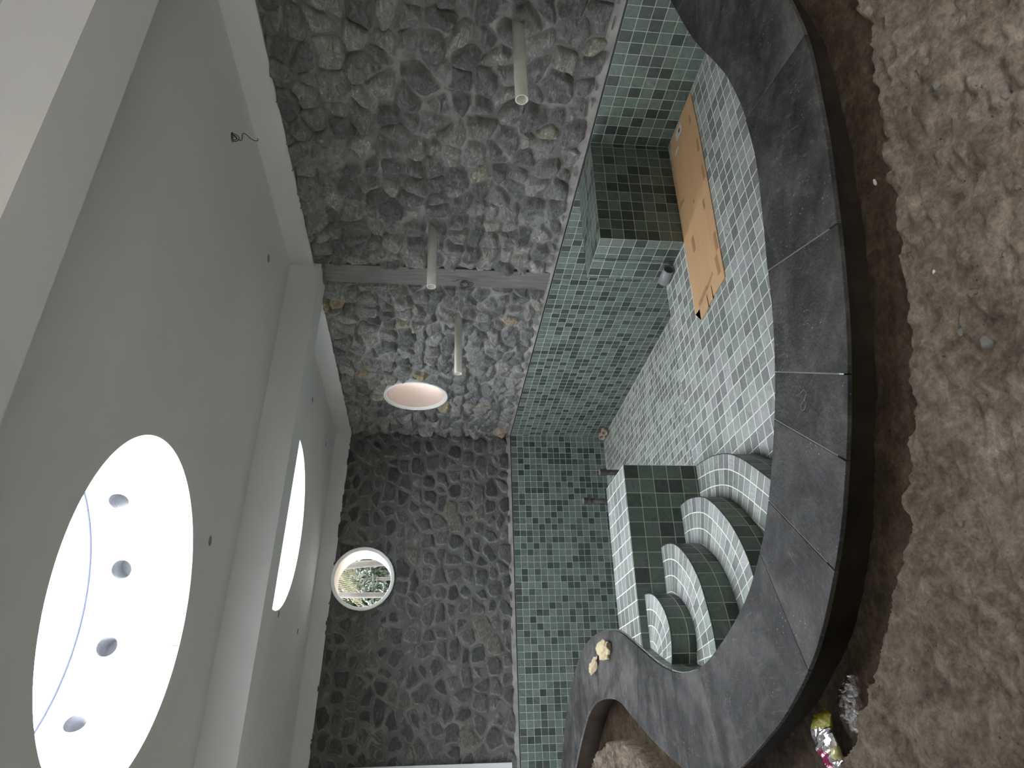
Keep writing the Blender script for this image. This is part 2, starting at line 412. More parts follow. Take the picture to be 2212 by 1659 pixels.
M_film = film_mat()
def foil_mat(name, col, metal=1.0, rough=.22):
    t = NT(name); p = t.geo()
    t.set(Base_Color=col, Metallic=metal, Roughness=rough, Normal=t.bump(t.noise(p, 22, 3, .5, 1.2), .6, .01)); return t.m
M_foil = foil_mat('silver_foil', (.78,.76,.78,1))
M_foil_y = foil_mat('yellow_print_foil', (.26,.22,.015,1), .1, .5)
M_foil_m = foil_mat('magenta_print_foil', (.30,.01,.07,1), .3, .3)
M_foil_c = foil_mat('pale_yellow_print_foil', (.62,.56,.25,1), .2, .35)

# ------------------------------------------------------------------ traced plan curves (tiles)
INNER = [(1.5,-81.6),(-3,-82.9),(-9.23,-84.69),(-10.41,-85.05),(-11.43,-85.3),(-13.28,-85.83),(-14.73,-86.32),(-16.42,-87.0),(-18.11,-87.77),(-20.13,-88.57),(-21.63,-88.92),(-22.98,-89.19),(-24.21,-89.2),(-25.38,-89.26),(-26.76,-89.11),(-27.94,-88.8),(-29.1,-88.57),(-30.68,-88.15),(-31.66,-87.99),(-32.88,-87.66),(-34.01,-87.25),(-35.11,-86.78),(-36.43,-86.11),(-37.19,-85.62),(-37.96,-85.14),(-38.7,-84.59),(-39.74,-83.75),(-40.26,-83.15),(-41.05,-82.1),(-41.67,-81.2),(-42.2,-79.97),(-42.83,-78.28),(-43.4,-76.29),(-43.65,-75.15),(-43.71,-74.34),(-43.75,-72.91),(-43.64,-71.28),(-43.38,-69.94),(-42.86,-68.0),(-42.03,-65.72),(-40.94,-62.95),(-39.98,-60.28),(-39.53,-57.97),(-39.18,-55.38),(-39.08,-52.82),(-39.16,-49.95),(-39.52,-47.4),(-40.07,-45.57),(-40.94,-43.29),(-42.2,-40.74),(-43.65,-38.6),(-45.69,-36.15),(-48.41,-33.71),(-53,-30.5),(-60,-27),(-68,-25),(-76,-24)]
OUTER = [(1.5,-88.5),(-5,-90),(-12,-91.8),(-18,-93.0),(-22.07,-93.8),(-23.17,-93.94),(-24.73,-94.08),(-26.26,-93.96),(-27.56,-93.75),(-29.17,-93.55),(-30.56,-93.21),(-31.67,-92.96),(-32.74,-92.71),(-33.99,-92.33),(-34.99,-92.04),(-35.93,-91.7),(-37.27,-91.09),(-38.15,-90.68),(-39.23,-90.09),(-40.29,-89.45),(-41.17,-88.88),(-41.78,-88.35),(-42.4,-87.82),(-43.23,-87.03),(-44.07,-86.12),(-44.79,-85.13),(-45.57,-83.73),(-46.35,-82.12),(-46.99,-80.32),(-47.84,-77.78),(-48.35,-75.3),(-48.4,-72.6),(-47.96,-70.05),(-47.73,-69.16),(-47.19,-67.17),(-46.46,-64.76),(-45.66,-62.53),(-44.91,-60.49),(-44.34,-59.08),(-44.03,-57.71),(-43.83,-55.92),(-43.7,-53.22),(-43.8,-50.6),(-44.37,-47.94),(-45.44,-45.61),(-46.88,-43.0),(-48.32,-40.78),(-52,-36.8),(-57,-33.5),(-64,-31),(-76,-29)]
IN = smooth_line(INNER, .45, 3); OU = smooth_line(OUTER, .45, 3)
SLAB = [(6,-89.5),(-4,-91.8),(-12,-94),(-18,-95.2),(-25.06,-95.82),(-26.25,-95.84),(-27.49,-95.59),(-29.64,-95.12),(-30.92,-94.83),(-32.37,-94.59),(-34.11,-94.13),(-35.19,-93.79),(-36.49,-93.31),(-37.51,-92.92),(-38.33,-92.76),(-39.35,-92.12),(-40.54,-91.52),(-41.71,-90.85),(-42.58,-89.98),(-43.42,-89.51),(-43.99,-89.01),(-44.55,-88.25),(-45.15,-87.72),(-45.74,-86.84),(-46.38,-86.28),(-47.02,-85.37),(-47.8,-84.57),(-49.6,-81),(-51,-77),(-51.3,-73),(-50.6,-69),(-49.4,-64),(-48.4,-61.2),(-47.58,-59.89),(-47.05,-57.83),(-46.72,-57.0),(-46.42,-55.31),(-46.33,-53.42),(-46.43,-50.23),(-46.74,-47.82),(-47.19,-46.02),(-47.7,-44.74),(-48.31,-43.45),(-50.5,-40.8),(-55,-37.5),(-62,-35),(-76,-33)]
SL = smooth_line(SLAB, .5, 1)
SHELF_Z, DEEP_Z, SHELF_Y = -7.0, -15.7, -59.6
COP_T, COP_B = 0.2, 0.05

# ------------------------------------------------------------------ pool shell
st = dict(kind='structure')
N_ = 45.568
# wall under the windows side (x=0)
def wquad(name, P, uvf, mat):
    return tag(raw(name, P, [(0,1,2,3)], mat, uvs=uvf), **st)
wquad('pool_wall_side', [(0,SHELF_Y,DEEP_Z),(0,0,DEEP_Z),(0,0,0),(0,SHELF_Y,0)], lambda v: (v[1]+N_+100, v[2]+100), M_tile)
wquad('pool_wall_side', [(0,-92,SHELF_Z-.3),(0,SHELF_Y,SHELF_Z-.3),(0,SHELF_Y,0),(0,-92,0)], lambda v: (v[1]+77.9+60, v[2]+60), M_tile)
wquad('pool_wall_far', [(-76,0,DEEP_Z),(0,0,DEEP_Z),(0,0,0),(-76,0,0)], lambda v: (v[0]+200, v[2]+100), M_tile)
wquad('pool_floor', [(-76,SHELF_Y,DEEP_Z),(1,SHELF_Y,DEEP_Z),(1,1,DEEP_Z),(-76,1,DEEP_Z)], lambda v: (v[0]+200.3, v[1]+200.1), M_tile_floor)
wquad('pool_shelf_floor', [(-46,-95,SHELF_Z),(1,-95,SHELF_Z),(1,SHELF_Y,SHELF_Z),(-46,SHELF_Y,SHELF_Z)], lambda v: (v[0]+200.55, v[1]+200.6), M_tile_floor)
wquad('pool_shelf_riser', [(-46,SHELF_Y,DEEP_Z),(1,SHELF_Y,DEEP_Z),(1,SHELF_Y,SHELF_Z),(-46,SHELF_Y,SHELF_Z)], lambda v: (v[0]+300.55, v[2]+300), M_tile)
wquad('pool_wall_end', [(-76,-62,DEEP_Z),(-76,1,DEEP_Z),(-76,1,0),(-76,-62,0)], lambda v: (v[1]+200, v[2]+100), M_tile)
# curved tiled wall below the coping
def ribbon_wall(name, Q, z0, z1, mat, off=0.0):
    nrm = normals2(Q); Q2 = Q+nrm*off; s = arclen(Q2)
    V = [(q[0],q[1],z0) for q in Q2]+[(q[0],q[1],z1) for q in Q2]; n = len(Q2)
    F = [(i,i+1,n+i+1,n+i) for i in range(n-1)]
    uv = [[(s[i]+50,z0+100.0),(s[i+1]+50,z0+100.0),(s[i+1]+50,z1+100.0),(s[i]+50,z1+100.0)] for i in range(n-1)]
    return tag(raw(name, V, F, mat, uvs=uv, smooth=True), **st)
ribbon_wall('pool_wall_curved', IN, DEEP_Z, COP_B, M_tile, -0.05)
ribbon_wall('coping_base_outer_wall', OU, -3.2, COP_B, M_riser, -0.45)
# tiled block against the side wall, with a movement joint towards its back
def blk_uv(x0, y0, z0, sx=0, sy=0, sz=0):
    def f(ax, v, i):
        if ax == 2: return (v[0]-x0+100, v[1]-y0+100)
        if ax == 1: return (v[0]-x0+140, v[2]-z0+100)
        return (v[1]-y0+180, v[2]-z0+100)
    return f
blk = empty('tiled_block', (-5.2,-62,SHELF_Z), 'square-edged green mosaic block beside the cardboard, standing under the horizontal wall pipes', 'pool block')
box('front_block', (-10.42,-64.86,SHELF_Z), (0,-62.26,0.0), M_tile, blk, blk_uv(-10.42,-64.86,0))
box('rear_block', (-10.42,-62.16,SHELF_Z), (0,-59.5,0.0), M_tile, blk, blk_uv(-10.42,-62.86,0))
box('joint_filler', (-10.3,-62.27,SHELF_Z), (-.1,-62.15,-0.12), M_black, blk)
# tiled bench
ben = empty('tiled_bench', (-35,-62,SHELF_Z), 'long green mosaic bench that the curved steps run into', 'pool bench')
def near_i(Q, p): return int(np.argmin(np.hypot(Q[:,0]-p[0], Q[:,1]-p[1])))
ia = near_i(IN, (-41.75,-64.63)); ib = near_i(IN, (-39.85,-59.45))
BP = [(-29.69,-64.63)]+[(-29.69,-59.45)]+[tuple(q) for q in (IN[ia:ib+1]+np.array((.08,0)))[::-1]]
BP[2] = (BP[2][0], -59.45); BP[-1] = (BP[-1][0], -64.63)
def prism(name, P, z0, z1, mat, parent, fu):
    n = len(P); V = [(p[0],p[1],z0) for p in P]+[(p[0],p[1],z1) for p in P]
    F = [tuple(range(n))[::-1], tuple(range(n,2*n))]+[(i,(i+1)%n,n+(i+1)%n,n+i) for i in range(n)]
    uv = []
    for f in F:
        vs = [V[k] for k in f]
        flat_ = abs(vs[0][2]-vs[2][2]) < 1e-6
        side = not flat_ and abs(vs[0][0]-vs[1][0]) < abs(vs[0][1]-vs[1][1])
        uv.append([fu(2,v,0) if flat_ else (fu(0,v,0) if side else fu(1,v,0)) for v in vs])
    return raw(name, V, F, mat, parent, uv, recalc=True)
prism('bench_body', BP, DEEP_Z, 0.0, M_tile, ben, blk_uv(-29.69,-64.63,0))
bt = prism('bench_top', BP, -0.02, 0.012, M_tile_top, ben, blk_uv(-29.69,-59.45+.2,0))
bt['label'] = 'mosaic top coloured paler for light from above'

# curved steps
NOS = {1: (-5.14, [(-29.7,-64.5),(-30.05,-67.2),(-30.6,-69.2),(-31.15,-70.5),(-32.1,-72.0),(-33.15,-73.35),(-33.95,-74.3),(-35.6,-76.3),(-38,-79.2)]),
       2: (-3.65, [(-32.55,-64.5),(-32.57,-66.0),(-32.95,-67.7),(-33.4,-69.0),(-34.35,-70.4),(-35.85,-72.0),(-37.2,-73.0),(-38.5,-73.65),(-39.4,-73.8),(-41.5,-74.4),(-44,-75.2)]),
       3: (-1.94, [(-35.4,-64.4),(-35.4,-65.6),(-35.75,-67.1),(-36.45,-68.35),(-37.45,-69.6),(-38.8,-70.65),(-40.35,-71.2),(-41.75,-71.55),(-42.6,-71.55),(-44,-71.5)]),
       4: (-0.5, [(-38.35,-64.4),(-38.4,-65.0),(-38.6,-66.1),(-39.1,-67.2),(-40.05,-68.35),(-41.0,-68.85),(-42.0,-68.8),(-43.05,-68.3),(-43.8,-67.8)])}
ords = {1:'lowest and widest', 2:'second up', 3:'third up', 4:'topmost and smallest'}
POOLP = np.vstack([IN, [(-76,5),(5,5)]])
stairs = empty('pool_steps', (-38,-69,SHELF_Z), 'flight of four curved green mosaic steps rising beside the bench to the dark coping', 'pool steps')
for k in (1,2,3,4):
    z, P = NOS[k]; Q = smooth_line(P, .35, 3); inn = in_poly(Q[:,0], Q[:,1], POOLP); last = int(np.max(np.where(inn)[0]))+2; Q = Q[:last]; nr = normals2(Q)*-1; s = arclen(Q); n = len(Q)
    # riser
    V = [(q[0],q[1],SHELF_Z) for q in Q]+[(q[0],q[1],z) for q in Q]
    F = [(i,n+i,n+i+1,i+1) for i in range(n-1)]
    zt = z
    uv = [[(s[i]+60.2,SHELF_Z-zt+100),(s[i]+60.2,100.0),(s[i+1]+60.2,100.0),(s[i+1]+60.2,SHELF_Z-zt+100)] for i in range(n-1)]
    e = raw('step', V, F, M_tile, stairs, uv, smooth=True); e['label'] = ords[k]+' curved step'
    # tread: rings that follow the nosing, fan-shaped joints
    offs = [0,.5,1,1.5,2,2.5,3.0,3.6,4.4] if k != 4 else [0,.5,1,1.5,2,2.6,3.1,3.6,4.0]
    if k == 4:
        cen = np.array((-42.6,-64.0)); rings = []
        for o in offs:
            rr = np.linalg.norm(Q-cen, axis=1)[:,None]; d = (Q-cen)/rr; rings.append(cen+d*np.maximum(rr-o, 0.05))
    else:
        rings = []
        cur = Q.copy()
        for o in offs:
            R2 = Q+nr*o*1.0
            for _ in range(int(o*3)): R2[1:-1] = .25*R2[:-2]+.5*R2[1:-1]+.25*R2[2:]
            rings.append(R2)
    V = []; F = []; uv = []
    for r in rings: V += [(q[0],q[1],z+.01) for q in r]
    us = s*1.3 if k > 1 else s*1.2
    RV = np.array(V); RI = in_poly(RV[:,0], RV[:,1], POOLP)&(RV[:,1] < -64.3)
    for a in range(len(offs)-1):
        for i in range(n-1):
            if not (RI[a*n+i] or RI[a*n+i+1] or RI[(a+1)*n+i] or RI[(a+1)*n+i+1]): continue
            F.append((a*n+i,a*n+i+1,(a+1)*n+i+1,(a+1)*n+i))
            uv.append([(us[i],offs[a]*1.02),(us[i+1],offs[a]*1.02),(us[i+1],offs[a+1]*1.02),(us[i],offs[a+1]*1.02)])
    uv = [[(p[0]+40.0,p[1]+40.03) for p in f] for f in uv]
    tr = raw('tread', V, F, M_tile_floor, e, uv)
    tr['label'] = 'mosaic tread with fan-laid tiles, coloured paler for top light'
    # dark metal-like nosing line
    tube('edge_trim', [(q[0],q[1],z+.0) for q in Q[1:]], .035, M_iron, e, seg=6)

# ------------------------------------------------------------------ coping slabs
Jn = [((-11,-85.2),(-12.2,-91.9)), ((-23.54,-89.15),(-24.63,-94.12)), ((-30.58,-88.04),(-31.98,-92.89)), ((-34.41,-87.06),(-36.83,-91.36)),
      ((-36.2,-86.33),(-39.09,-90.19)), ((-38.79,-84.87),(-42.28,-87.91)), ((-40.26,-83.0),(-44.74,-85.17)), ((-43.67,-74.35),(-47.88,-76.28)),
      ((-43.48,-70.2),(-47.94,-71.27)), ((-41.55,-64.48),(-45.6,-62.4)), ((-39.1,-52.6),(-43.7,-52.2)), ((-42.3,-40.6),(-46.9,-43.0)), ((-55,-29.4),(-57,-33.5))]
def near_i(Q, p): return int(np.argmin(np.hypot(Q[:,0]-p[0], Q[:,1]-p[1])))
cut = [(near_i(IN,a), near_i(OU,b)) for a, b in Jn]
cut = [(near_i(IN,(0.0,-82.0)), near_i(OU,(0.0,-88.9)))]+cut+[(len(IN)-1, len(OU)-1)]
slab_words = ['plain dark slate coping slab ending against the stone wall','long scratched dark slate coping slab between the stone wall and the first slanting joint',
 'speckled dark slate coping slab opposite the cardboard sheet','dusty dark slate coping slab spanning from a slanting joint to the straight joint',
 'narrow dark slate coping slab between the straight joint and the next joint, with a looped chalk mark','dark slate coping slab opposite the lowest curved step',
 'dark slate coping slab at the start of the tight bend, opposite the middle steps','wide dark slate coping slab around the outside of the steps bend',
 'narrow dark slate coping slab just past the steps bend, between two almost parallel joints','scratched dark slate coping slab beside the topmost curved step',
 'dark slate coping slab on the rounded tongue, carrying two foam lumps','dark slate coping slab behind the foam lumps along the inner curl',
 'dark slate coping slab running off towards the far wall','dark slate coping slab at the end of the far curve']
for k in range(len(cut)-1):
    (i0,j0),(i1,j1) = cut[k], cut[k+1]
    A = IN[i0:i1+1]; B = OU[j0:j1+1][::-1]
    P = np.vstack([A, B])
    # open the joints a little
    g = .022
    cA = (P[0]+P[-1])/2; dA = (A[1]-A[0])/np.linalg.norm(A[1]-A[0]); P[0] += dA*g; P[-1] += dA*g
    la = len(A)-1; dB = (A[-2]-A[-1])/np.linalg.norm(A[-2]-A[-1]); P[la] += dB*g; P[la+1] += dB*g
    bm = bmesh.new()
    zt = COP_T+random.Random(k).uniform(-.012,.012)
    lo = [bm.verts.new(T((p[0],p[1],COP_B))) for p in P]; hi = [bm.verts.new(T((p[0],p[1],zt-.015))) for p in P]
    nP = len(P); ctr = P.mean(0)
    # chamfered top edge
    area = 0.5*sum(P[i][0]*P[(i+1)%nP][1]-P[(i+1)%nP][0]*P[i][1] for i in range(nP)); sg = 1 if area > 0 else -1
    tp = []
    for i in range(nP):
        e1 = P[i]-P[i-1]; e2 = P[(i+1)%nP]-P[i]; n1 = np.array((-e1[1],e1[0]))/(np.linalg.norm(e1)+1e-9); n2 = np.array((-e2[1],e2[0]))/(np.linalg.norm(e2)+1e-9)
        nn = (n1+n2); nn /= np.linalg.norm(nn)+1e-9; q = P[i]+nn*sg*.012; tp.append(bm.verts.new(T((q[0],q[1],zt))))
    for i in range(nP):
        j = (i+1)%nP
        bm.faces.new((lo[i],lo[j],hi[j],hi[i])); bm.faces.new((hi[i],hi[j],tp[j],tp[i]))
    ft = bm.faces.new(tp); fb = bm.faces.new(lo[::-1])
    bmesh.ops.triangulate(bm, faces=[ft, fb])
    bmesh.ops.recalc_face_normals(bm, faces=bm.faces[:])
    me = bpy.data.meshes.new('coping_slab'); bm.to_mesh(me); bm.free()
    o = link_mesh('coping_slab', me, M_slate); tag(o, slab_words[k], 'coping slab', 'dark slate coping slabs round the pool')
    if k == 4:
        pts = [(-36.05,-88.45),(-36.02,-88.72),(-36.22,-88.83),(-36.38,-88.6),(-36.42,-88.3),(-36.6,-88.22),(-36.7,-88.42),(-36.55,-88.66),(-36.3,-88.55)]
        Vc, Fc = tube_pts([(a,b,zt+.004) for a,b in smooth_line(pts,.06,1)], .007, 4)
        raw('chalk_mark', Vc, Fc, M_chalk, o)
# cement bed seen in the joints
J = [(-1,0)]
nmin = 160
tI = np.linspace(0,1,nmin)
def resamp(Q, n):
    s = arclen(Q); t = np.linspace(0, s[-1], n); return np.c_[np.interp(t,s,Q[:,0]),np.interp(t,s,Q[:,1])]
bedI = []; bedO = []
for (i0,j0),(i1,j1) in zip(cut[:-1], cut[1:]):
    bedI.append(resamp(IN[i0:i1+1], 12)); bedO.append(resamp(OU[j0:j1+1], 12))
bI = np.vstack(bedI); bO = np.vstack(bedO); dI = (bO-bI)/np.linalg.norm(bO-bI, axis=1)[:,None]
bI = bI+dI*.08; bO = bO-dI*.5; n = len(bI)
V = [(q[0],q[1],.18) for q in bI]+[(q[0],q[1],.18) for q in bO]
V += [(q[0],q[1],-.3) for q in bI]+[(q[0],q[1],-.3) for q in bO]
F = [(i,i+1,n+i+1,n+i) for i in range(n-1)]
tag(raw('coping_bedding', V, F, M_ledge, recalc=False), **st)

# ------------------------------------------------------------------ stone walls (rubble relief)
def stone_wall(name, U0, U1, W0, W1, place, seed, cu=2.5, cw=1.85, step=.13, amp=.5, holes=(), flat=(), top=None, mort=.10, tilt=.35, rough=1.0, deep=.3, mat=None, rmax=1.0):
    """relief on the (u,w) plane; place(u,w,h)->xyz in tiles; holes: (u,w,r) left open; flat: (u0,u1) bands without stones"""
    us = np.arange(U0, U1+step, step); ws = np.arange(W0, W1+step, step)
    Ug, Wg = np.meshgrid(us, ws, indexing='ij')
    rs = np.random.RandomState(seed)
    wu = Ug+.55*fbm(Ug,Wg,2.2,3,seed+1)*2; ww = Wg+.45*fbm(Ug,Wg,2.0,3,seed+2)*2
    nu = int((U1-U0)/cu)+8; nw = int((W1-W0)/cw)+8
    ju = rs.uniform(-.40,.40,(nu,nw)); jw = rs.uniform(-.36,.36,(nu,nw)); sz = rs.uniform(-.38,.34,(nu,nw))
    rnd = rs.uniform(0,1,(nu,nw)); tu = rs.normal(0,1,(nu,nw)); tw = rs.normal(0,1,(nu,nw)); hh = rs.uniform(0,1,(nu,nw))
    shift = rs.uniform(-.5,.5,nw)
    cj = np.floor((ww-W0)/cw).astype(int)+3
    d1 = np.full(Ug.shape, 1e9); d2 = np.full(Ug.shape, 1e9); a1 = np.zeros(Ug.shape, int); b1 = np.zeros(Ug.shape, int)
    for dj in (-1,0,1):
        j = np.clip(cj+dj, 0, nw-1)
        sh = shift[j]
        ci = np.floor((wu-U0)/cu-sh).astype(int)+3
        for di in (-2,-1,0,1,2):
            i = np.clip(ci+di, 0, nu-1)
            pu = U0+(i-3+.5+ju[i,j]+sh)*cu; pw = W0+(j-3+.5+jw[i,j])*cw
            du = (wu-pu)/cu; dw = (ww-pw)/cw
            d = (np.abs(du)**2.6+np.abs(dw)**2.6)**(1/2.6) - sz[i,j]*.35
            m = d < d1
            d2 = np.where(m, d1, np.minimum(d2, d)); a1 = np.where(m, i, a1); b1 = np.where(m, j, b1); d1 = np.where(m, d, d1)
    edge = (d2-d1)*.5
    e = edge-mort*(.55+.9*vnoise(Ug,Wg,3.2,seed+5))
    stn = np.clip(e/.032, 0, 1); stn = stn*stn*(3-2*stn)
    dome = np.clip(e/.20, 0, 1)**.6
    R = rnd[a1,b1]; H = hh[a1,b1]
    cu_ = U0+(a1-3+.5+ju[a1,b1]+shift[b1])*cu; cw_ = W0+(b1-3+.5+jw[a1,b1])*cw
    pl = np.clip(tilt*(tu[a1,b1]*(wu-cu_)/cu+tw[a1,b1]*(ww-cw_)/cw), -.5, .5)
    # faceting noise per stone
    fac = fbm(Ug+R*50, Wg+R*31, 1.1, 4, seed+9)*.55*rough
    h = amp*(stn*(.42+.38*H+pl*.8+fac) * (.45+.55*dome)) + (1-stn)*.10*fbm(Ug,Wg,.9,3,seed+11)
    crk = np.clip((vnoise(Ug,Wg,2.1,seed+71)-.56)/.1,0,1)*np.clip(1-np.abs(edge-mort*.35)/.035,0,1)
    h = h-crk*deep
    rim = np.clip(1-np.abs(e-.02)/.035, 0, 1)*(1-crk)
    flatm = np.zeros(Ug.shape, bool)
    for (f0,f1,ftop) in flat:
        jag = .25*fbm(Ug,Wg,1.5,3,seed+13)
        flatm |= (Ug > f0+jag) & (Ug < f1+jag) & (Wg < ftop+jag*4)
    h = np.where(flatm, -.15, h); stn = np.where(flatm, 0, stn); rim = np.where(flatm, 0, rim)
    # edge of the field runs out flush
    keep = np.ones(Ug.shape, bool)
    for (hu,hw,hr) in holes: keep &= np.hypot(Ug-hu, Wg-hw) > hr
    if top is not None: keep &= Wg <= top(Ug)+.35*fbm(Ug,Wg,.8,3,seed+21)
    n, m = Ug.shape; idx = np.arange(n*m).reshape(n,m)
    X, Y, Z = place(Ug, Wg, h)
    co = np.stack([X,Y,Z], -1).reshape(-1,3)*S
    kf = keep[:-1,:-1]&keep[1:,:-1]&keep[:-1,1:]&keep[1:,1:]
    q = np.stack([idx[:-1,:-1],idx[1:,:-1],idx[1:,1:],idx[:-1,1:]], -1)[kf]
    used = np.zeros(n*m, bool); used[q.ravel()] = True; remap = np.cumsum(used)-1
    me = bpy.data.meshes.new(name); vs = co[used]; q = remap[q]
    me.vertices.add(len(vs)); me.vertices.foreach_set('co', vs.ravel())
    me.loops.add(q.size); me.loops.foreach_set('vertex_index', q.ravel().astype(np.int32))
    me.polygons.add(len(q)); me.polygons.foreach_set('loop_start', np.arange(0,q.size,4,dtype=np.int32)); me.polygons.foreach_set('loop_total', np.full(len(q),4,np.int32))
    me.polygons.foreach_set('use_smooth', np.ones(len(q), bool))
    me.update(calc_edges=True)
    ca = me.color_attributes.new('stone', 'FLOAT_COLOR', 'POINT')
    cc = np.stack([R*rmax, stn, rim, np.ones_like(R)], -1).reshape(-1,4)[used]
    ca.data.foreach_set('color', cc.ravel().astype(np.float32))
    return tag(link_mesh(name, me, mat or M_stone), **st)
W1C, W2C, WR = (-14.7,15.5), (-23.35,22.72), 4.45
LZ = .62
stone_wall('wall_side', -112, .3, LZ, 26.4, lambda u,w,h: (.34-h, u, w), 5, 2.35, 1.95, .115, 1.1,
           holes=[(W1C[0],W1C[1],WR+.1)], flat=[(-45.66,-42.2,24.9)], top=lambda u: 26.0+0*u, mort=.055, tilt=.6, rough=1.5, deep=.75)
stone_wall('wall_far', -76.3, .3, LZ, 30.5, lambda u,w,h: (u, .22-h, w), 23, 2.6, 1.95, .13, .50,
           holes=[(W2C[0],W2C[1],WR+.1)], top=lambda u: 26.2-.045*u, mort=.10, tilt=.30, rough=1.1, deep=.25, mat=M_stone_far, rmax=.978)
# cement fillet and black slot at the foot of both walls
def strip(name, A, B, prof, mat, axis):
    V = []; n = len(prof)
    for end in (A, B):
        for (o, z) in prof: V.append((o, end, z) if axis == 'y' else (end, o, z))
    F = [(i,i+1,n+i+1,n+i) for i in range(n-1)]
    return tag(raw(name, V, F, mat, recalc=False), **st)
strip('trim_1', -112, 0, [(0.02,0.13),(0.03,.22),(.16,LZ+.1),(.34,LZ+.25)], M_ledge, 'y')
strip('trim_2', -112, 0, [(-.02,0.0),(-.02,.14),(.1,.14)], M_black, 'y')
strip('trim_3', -76, 0, [(0.02,0.13),(0.03,.22),(.12,LZ+.1),(.30,LZ+.25)], M_ledge, 'x')
strip('trim_4', -76, 0, [(-.02,0.0),(-.02,.14),(.1,.14)], M_black, 'x')
# cast column in the side wall
colm = box('concrete_column', (.08,-45.55,.2), (1.5,-42.35,25.1), M_conc); tag(colm, 'plain grey cast concrete column strip set in the rubble stone wall', 'column')

# backing walls (with round openings) so no light leaks
def wall_with_hole(name, axis, off, thick, u0, u1, w0, w1, holes, mat):
    """slab in plane; front face at off, back at off+thick"""
    bm = bmesh.new()
    def loop(pts, o):
        vs = [bm.verts.new(T(((o, p[0], p[1]) if axis == 'x' else (p[0], o, p[1])))) for p in pts]
        es = [bm.edges.new((vs[i], vs[(i+1)%len(vs)])) for i in range(len(vs))]; return vs, es
    for o in (off, off+thick):
        edges = []
        _, e = loop([(u0,w0),(u1,w0),(u1,w1),(u0,w1)], o); edges += e
        for (hu,hw,hr) in holes:
            _, e = loop([(hu+hr*math.cos(a), hw+hr*math.sin(a)) for a in np.linspace(0,2*PI,72,endpoint=False)], o); edges += e
        bmesh.ops.triangle_fill(bm, use_beauty=True, edges=edges)
    me = bpy.data.meshes.new(name); bm.to_mesh(me); bm.free(); return tag(link_mesh(name, me, mat), **st)
wall_with_hole('wall_side_core', 'x', .36, 4.6, -130, 5, -1, 36, [(W1C[0],W1C[1],4.12)], M_conc)
wall_with_hole('wall_far_core', 'y', .26, 4.6, -80, 5, -1, 38, [(W2C[0],W2C[1],4.12)], M_conc)

# round windows
def round_window(idx, c, axis, off):
    a, b = c; seg = 96
    def P(r, d, an): 
        u = a+r*math.cos(an); w = b+r*math.sin(an)
        return (off-d, u, w) if axis == 'x' else (u, off-d, w)
    def lathe(name, prof, mat, parent):
        V = []; F = []; n = len(prof)
        for k in range(seg):
            an = 2*PI*k/seg
            for (r, d) in prof: V.append(P(r, d, an))
        for k in range(seg):
            for i in range(n-1): F.append((k*n+i, ((k+1)%seg)*n+i, ((k+1)%seg)*n+i+1, k*n+i+1))
        return raw(name, V, F, mat, parent, smooth=True, recalc=True)
    e = empty('window_%d' % idx, P(0,0,0), None, None, kind='structure')
    f = lathe('frame', [(4.62,-.3),(4.64,.34),(4.60,.40),(4.45,.42),(4.42,.36),(4.40,.30),(4.28,.30),(4.25,.26),(4.14,.22),(4.10,.10)], M_frame, e)
    for p in f.data.polygons: p.use_smooth = False
    lathe('reveal', [(4.10,.12),(4.10,-4.75)], M_reveal, e)
round_window(1, W1C, 'x', 0.0)
round_window(2, W2C, 'y', 0.0)

# ------------------------------------------------------------------ ceiling, beams, other walls
cx, cy = -37, -65
bm = bmesh.new(); edges = []
def cloop(pts, dz=0.0):
    vs = [bm.verts.new(T((p[0],p[1],ceil_z(p[0])+dz))) for p in pts]
    return vs, [bm.edges.new((vs[i], vs[(i+1)%len(vs)])) for i in range(len(vs))]
_, e = cloop([(-80,-130),(3,-130),(3,3),(-80,3)]); edges += e
loops = []
HOLES = [(-4.67,-67.7),(-4.96,-52.95),(-5.04,-22.6),(-5.2,-7.75),(-31.73,-52.64),(-32.15,-22.5),(-31.99,-8.64)]
for c, r, sg in [(SKY1,SR,120),(SKY2,SR,120)]+[(h,.40,24) for h in HOLES]:
    pts = [(c[0]+r*math.cos(a), c[1]+r*math.sin(a)) for a in np.linspace(0,2*PI,sg,endpoint=False)]
    vs, e = cloop(pts); edges += e
    if sg == 24: loops.append((pts, vs))
bmesh.ops.triangle_fill(bm, use_beauty=True, edges=edges)
for f in bm.faces:
    if f.normal.z > 0: f.normal_flip()
for f in bm.faces: f.material_index = 0
for pts, vs in loops:
    up = [bm.verts.new(v.co+Vector((0,0,.12))) for v in vs]
    for i in range(24):
        f = bm.faces.new((vs[i], vs[(i+1)%24], up[(i+1)%24], up[i])); f.material_index = 1
    f = bm.faces.new(up); f.material_index = 1
me = bpy.data.meshes.new('ceiling'); bm.to_mesh(me); bm.free()
me.materials.append(M_plaster); me.materials.append(M_bore)
ce = bpy.data.objects.new('ceiling', me); C.objects.link(ce); tag(ce, **st)
# roof slab above (keeps daylight out except through the shafts)
def beam(name, y0, y1, drop=3.2):
    V = []
    for x in (-80, 0.6):
        zb = 25.3-CSL*x; zt = ceil_z(x)+1
        V += [(x,y0,zb),(x,y1,zb),(x,y1,zt),(x,y0,zt)]
    F = [(0,1,5,4),(1,2,6,5),(2,3,7,6),(3,0,4,7),(0,3,2,1),(4,5,6,7)]
    o = raw(name, V, F, M_plaster, recalc=True)
    return tag(o, **st)
beam('ceiling_beam', -45.2, -41.6); beam('ceiling_beam', -90.6, -87.0)
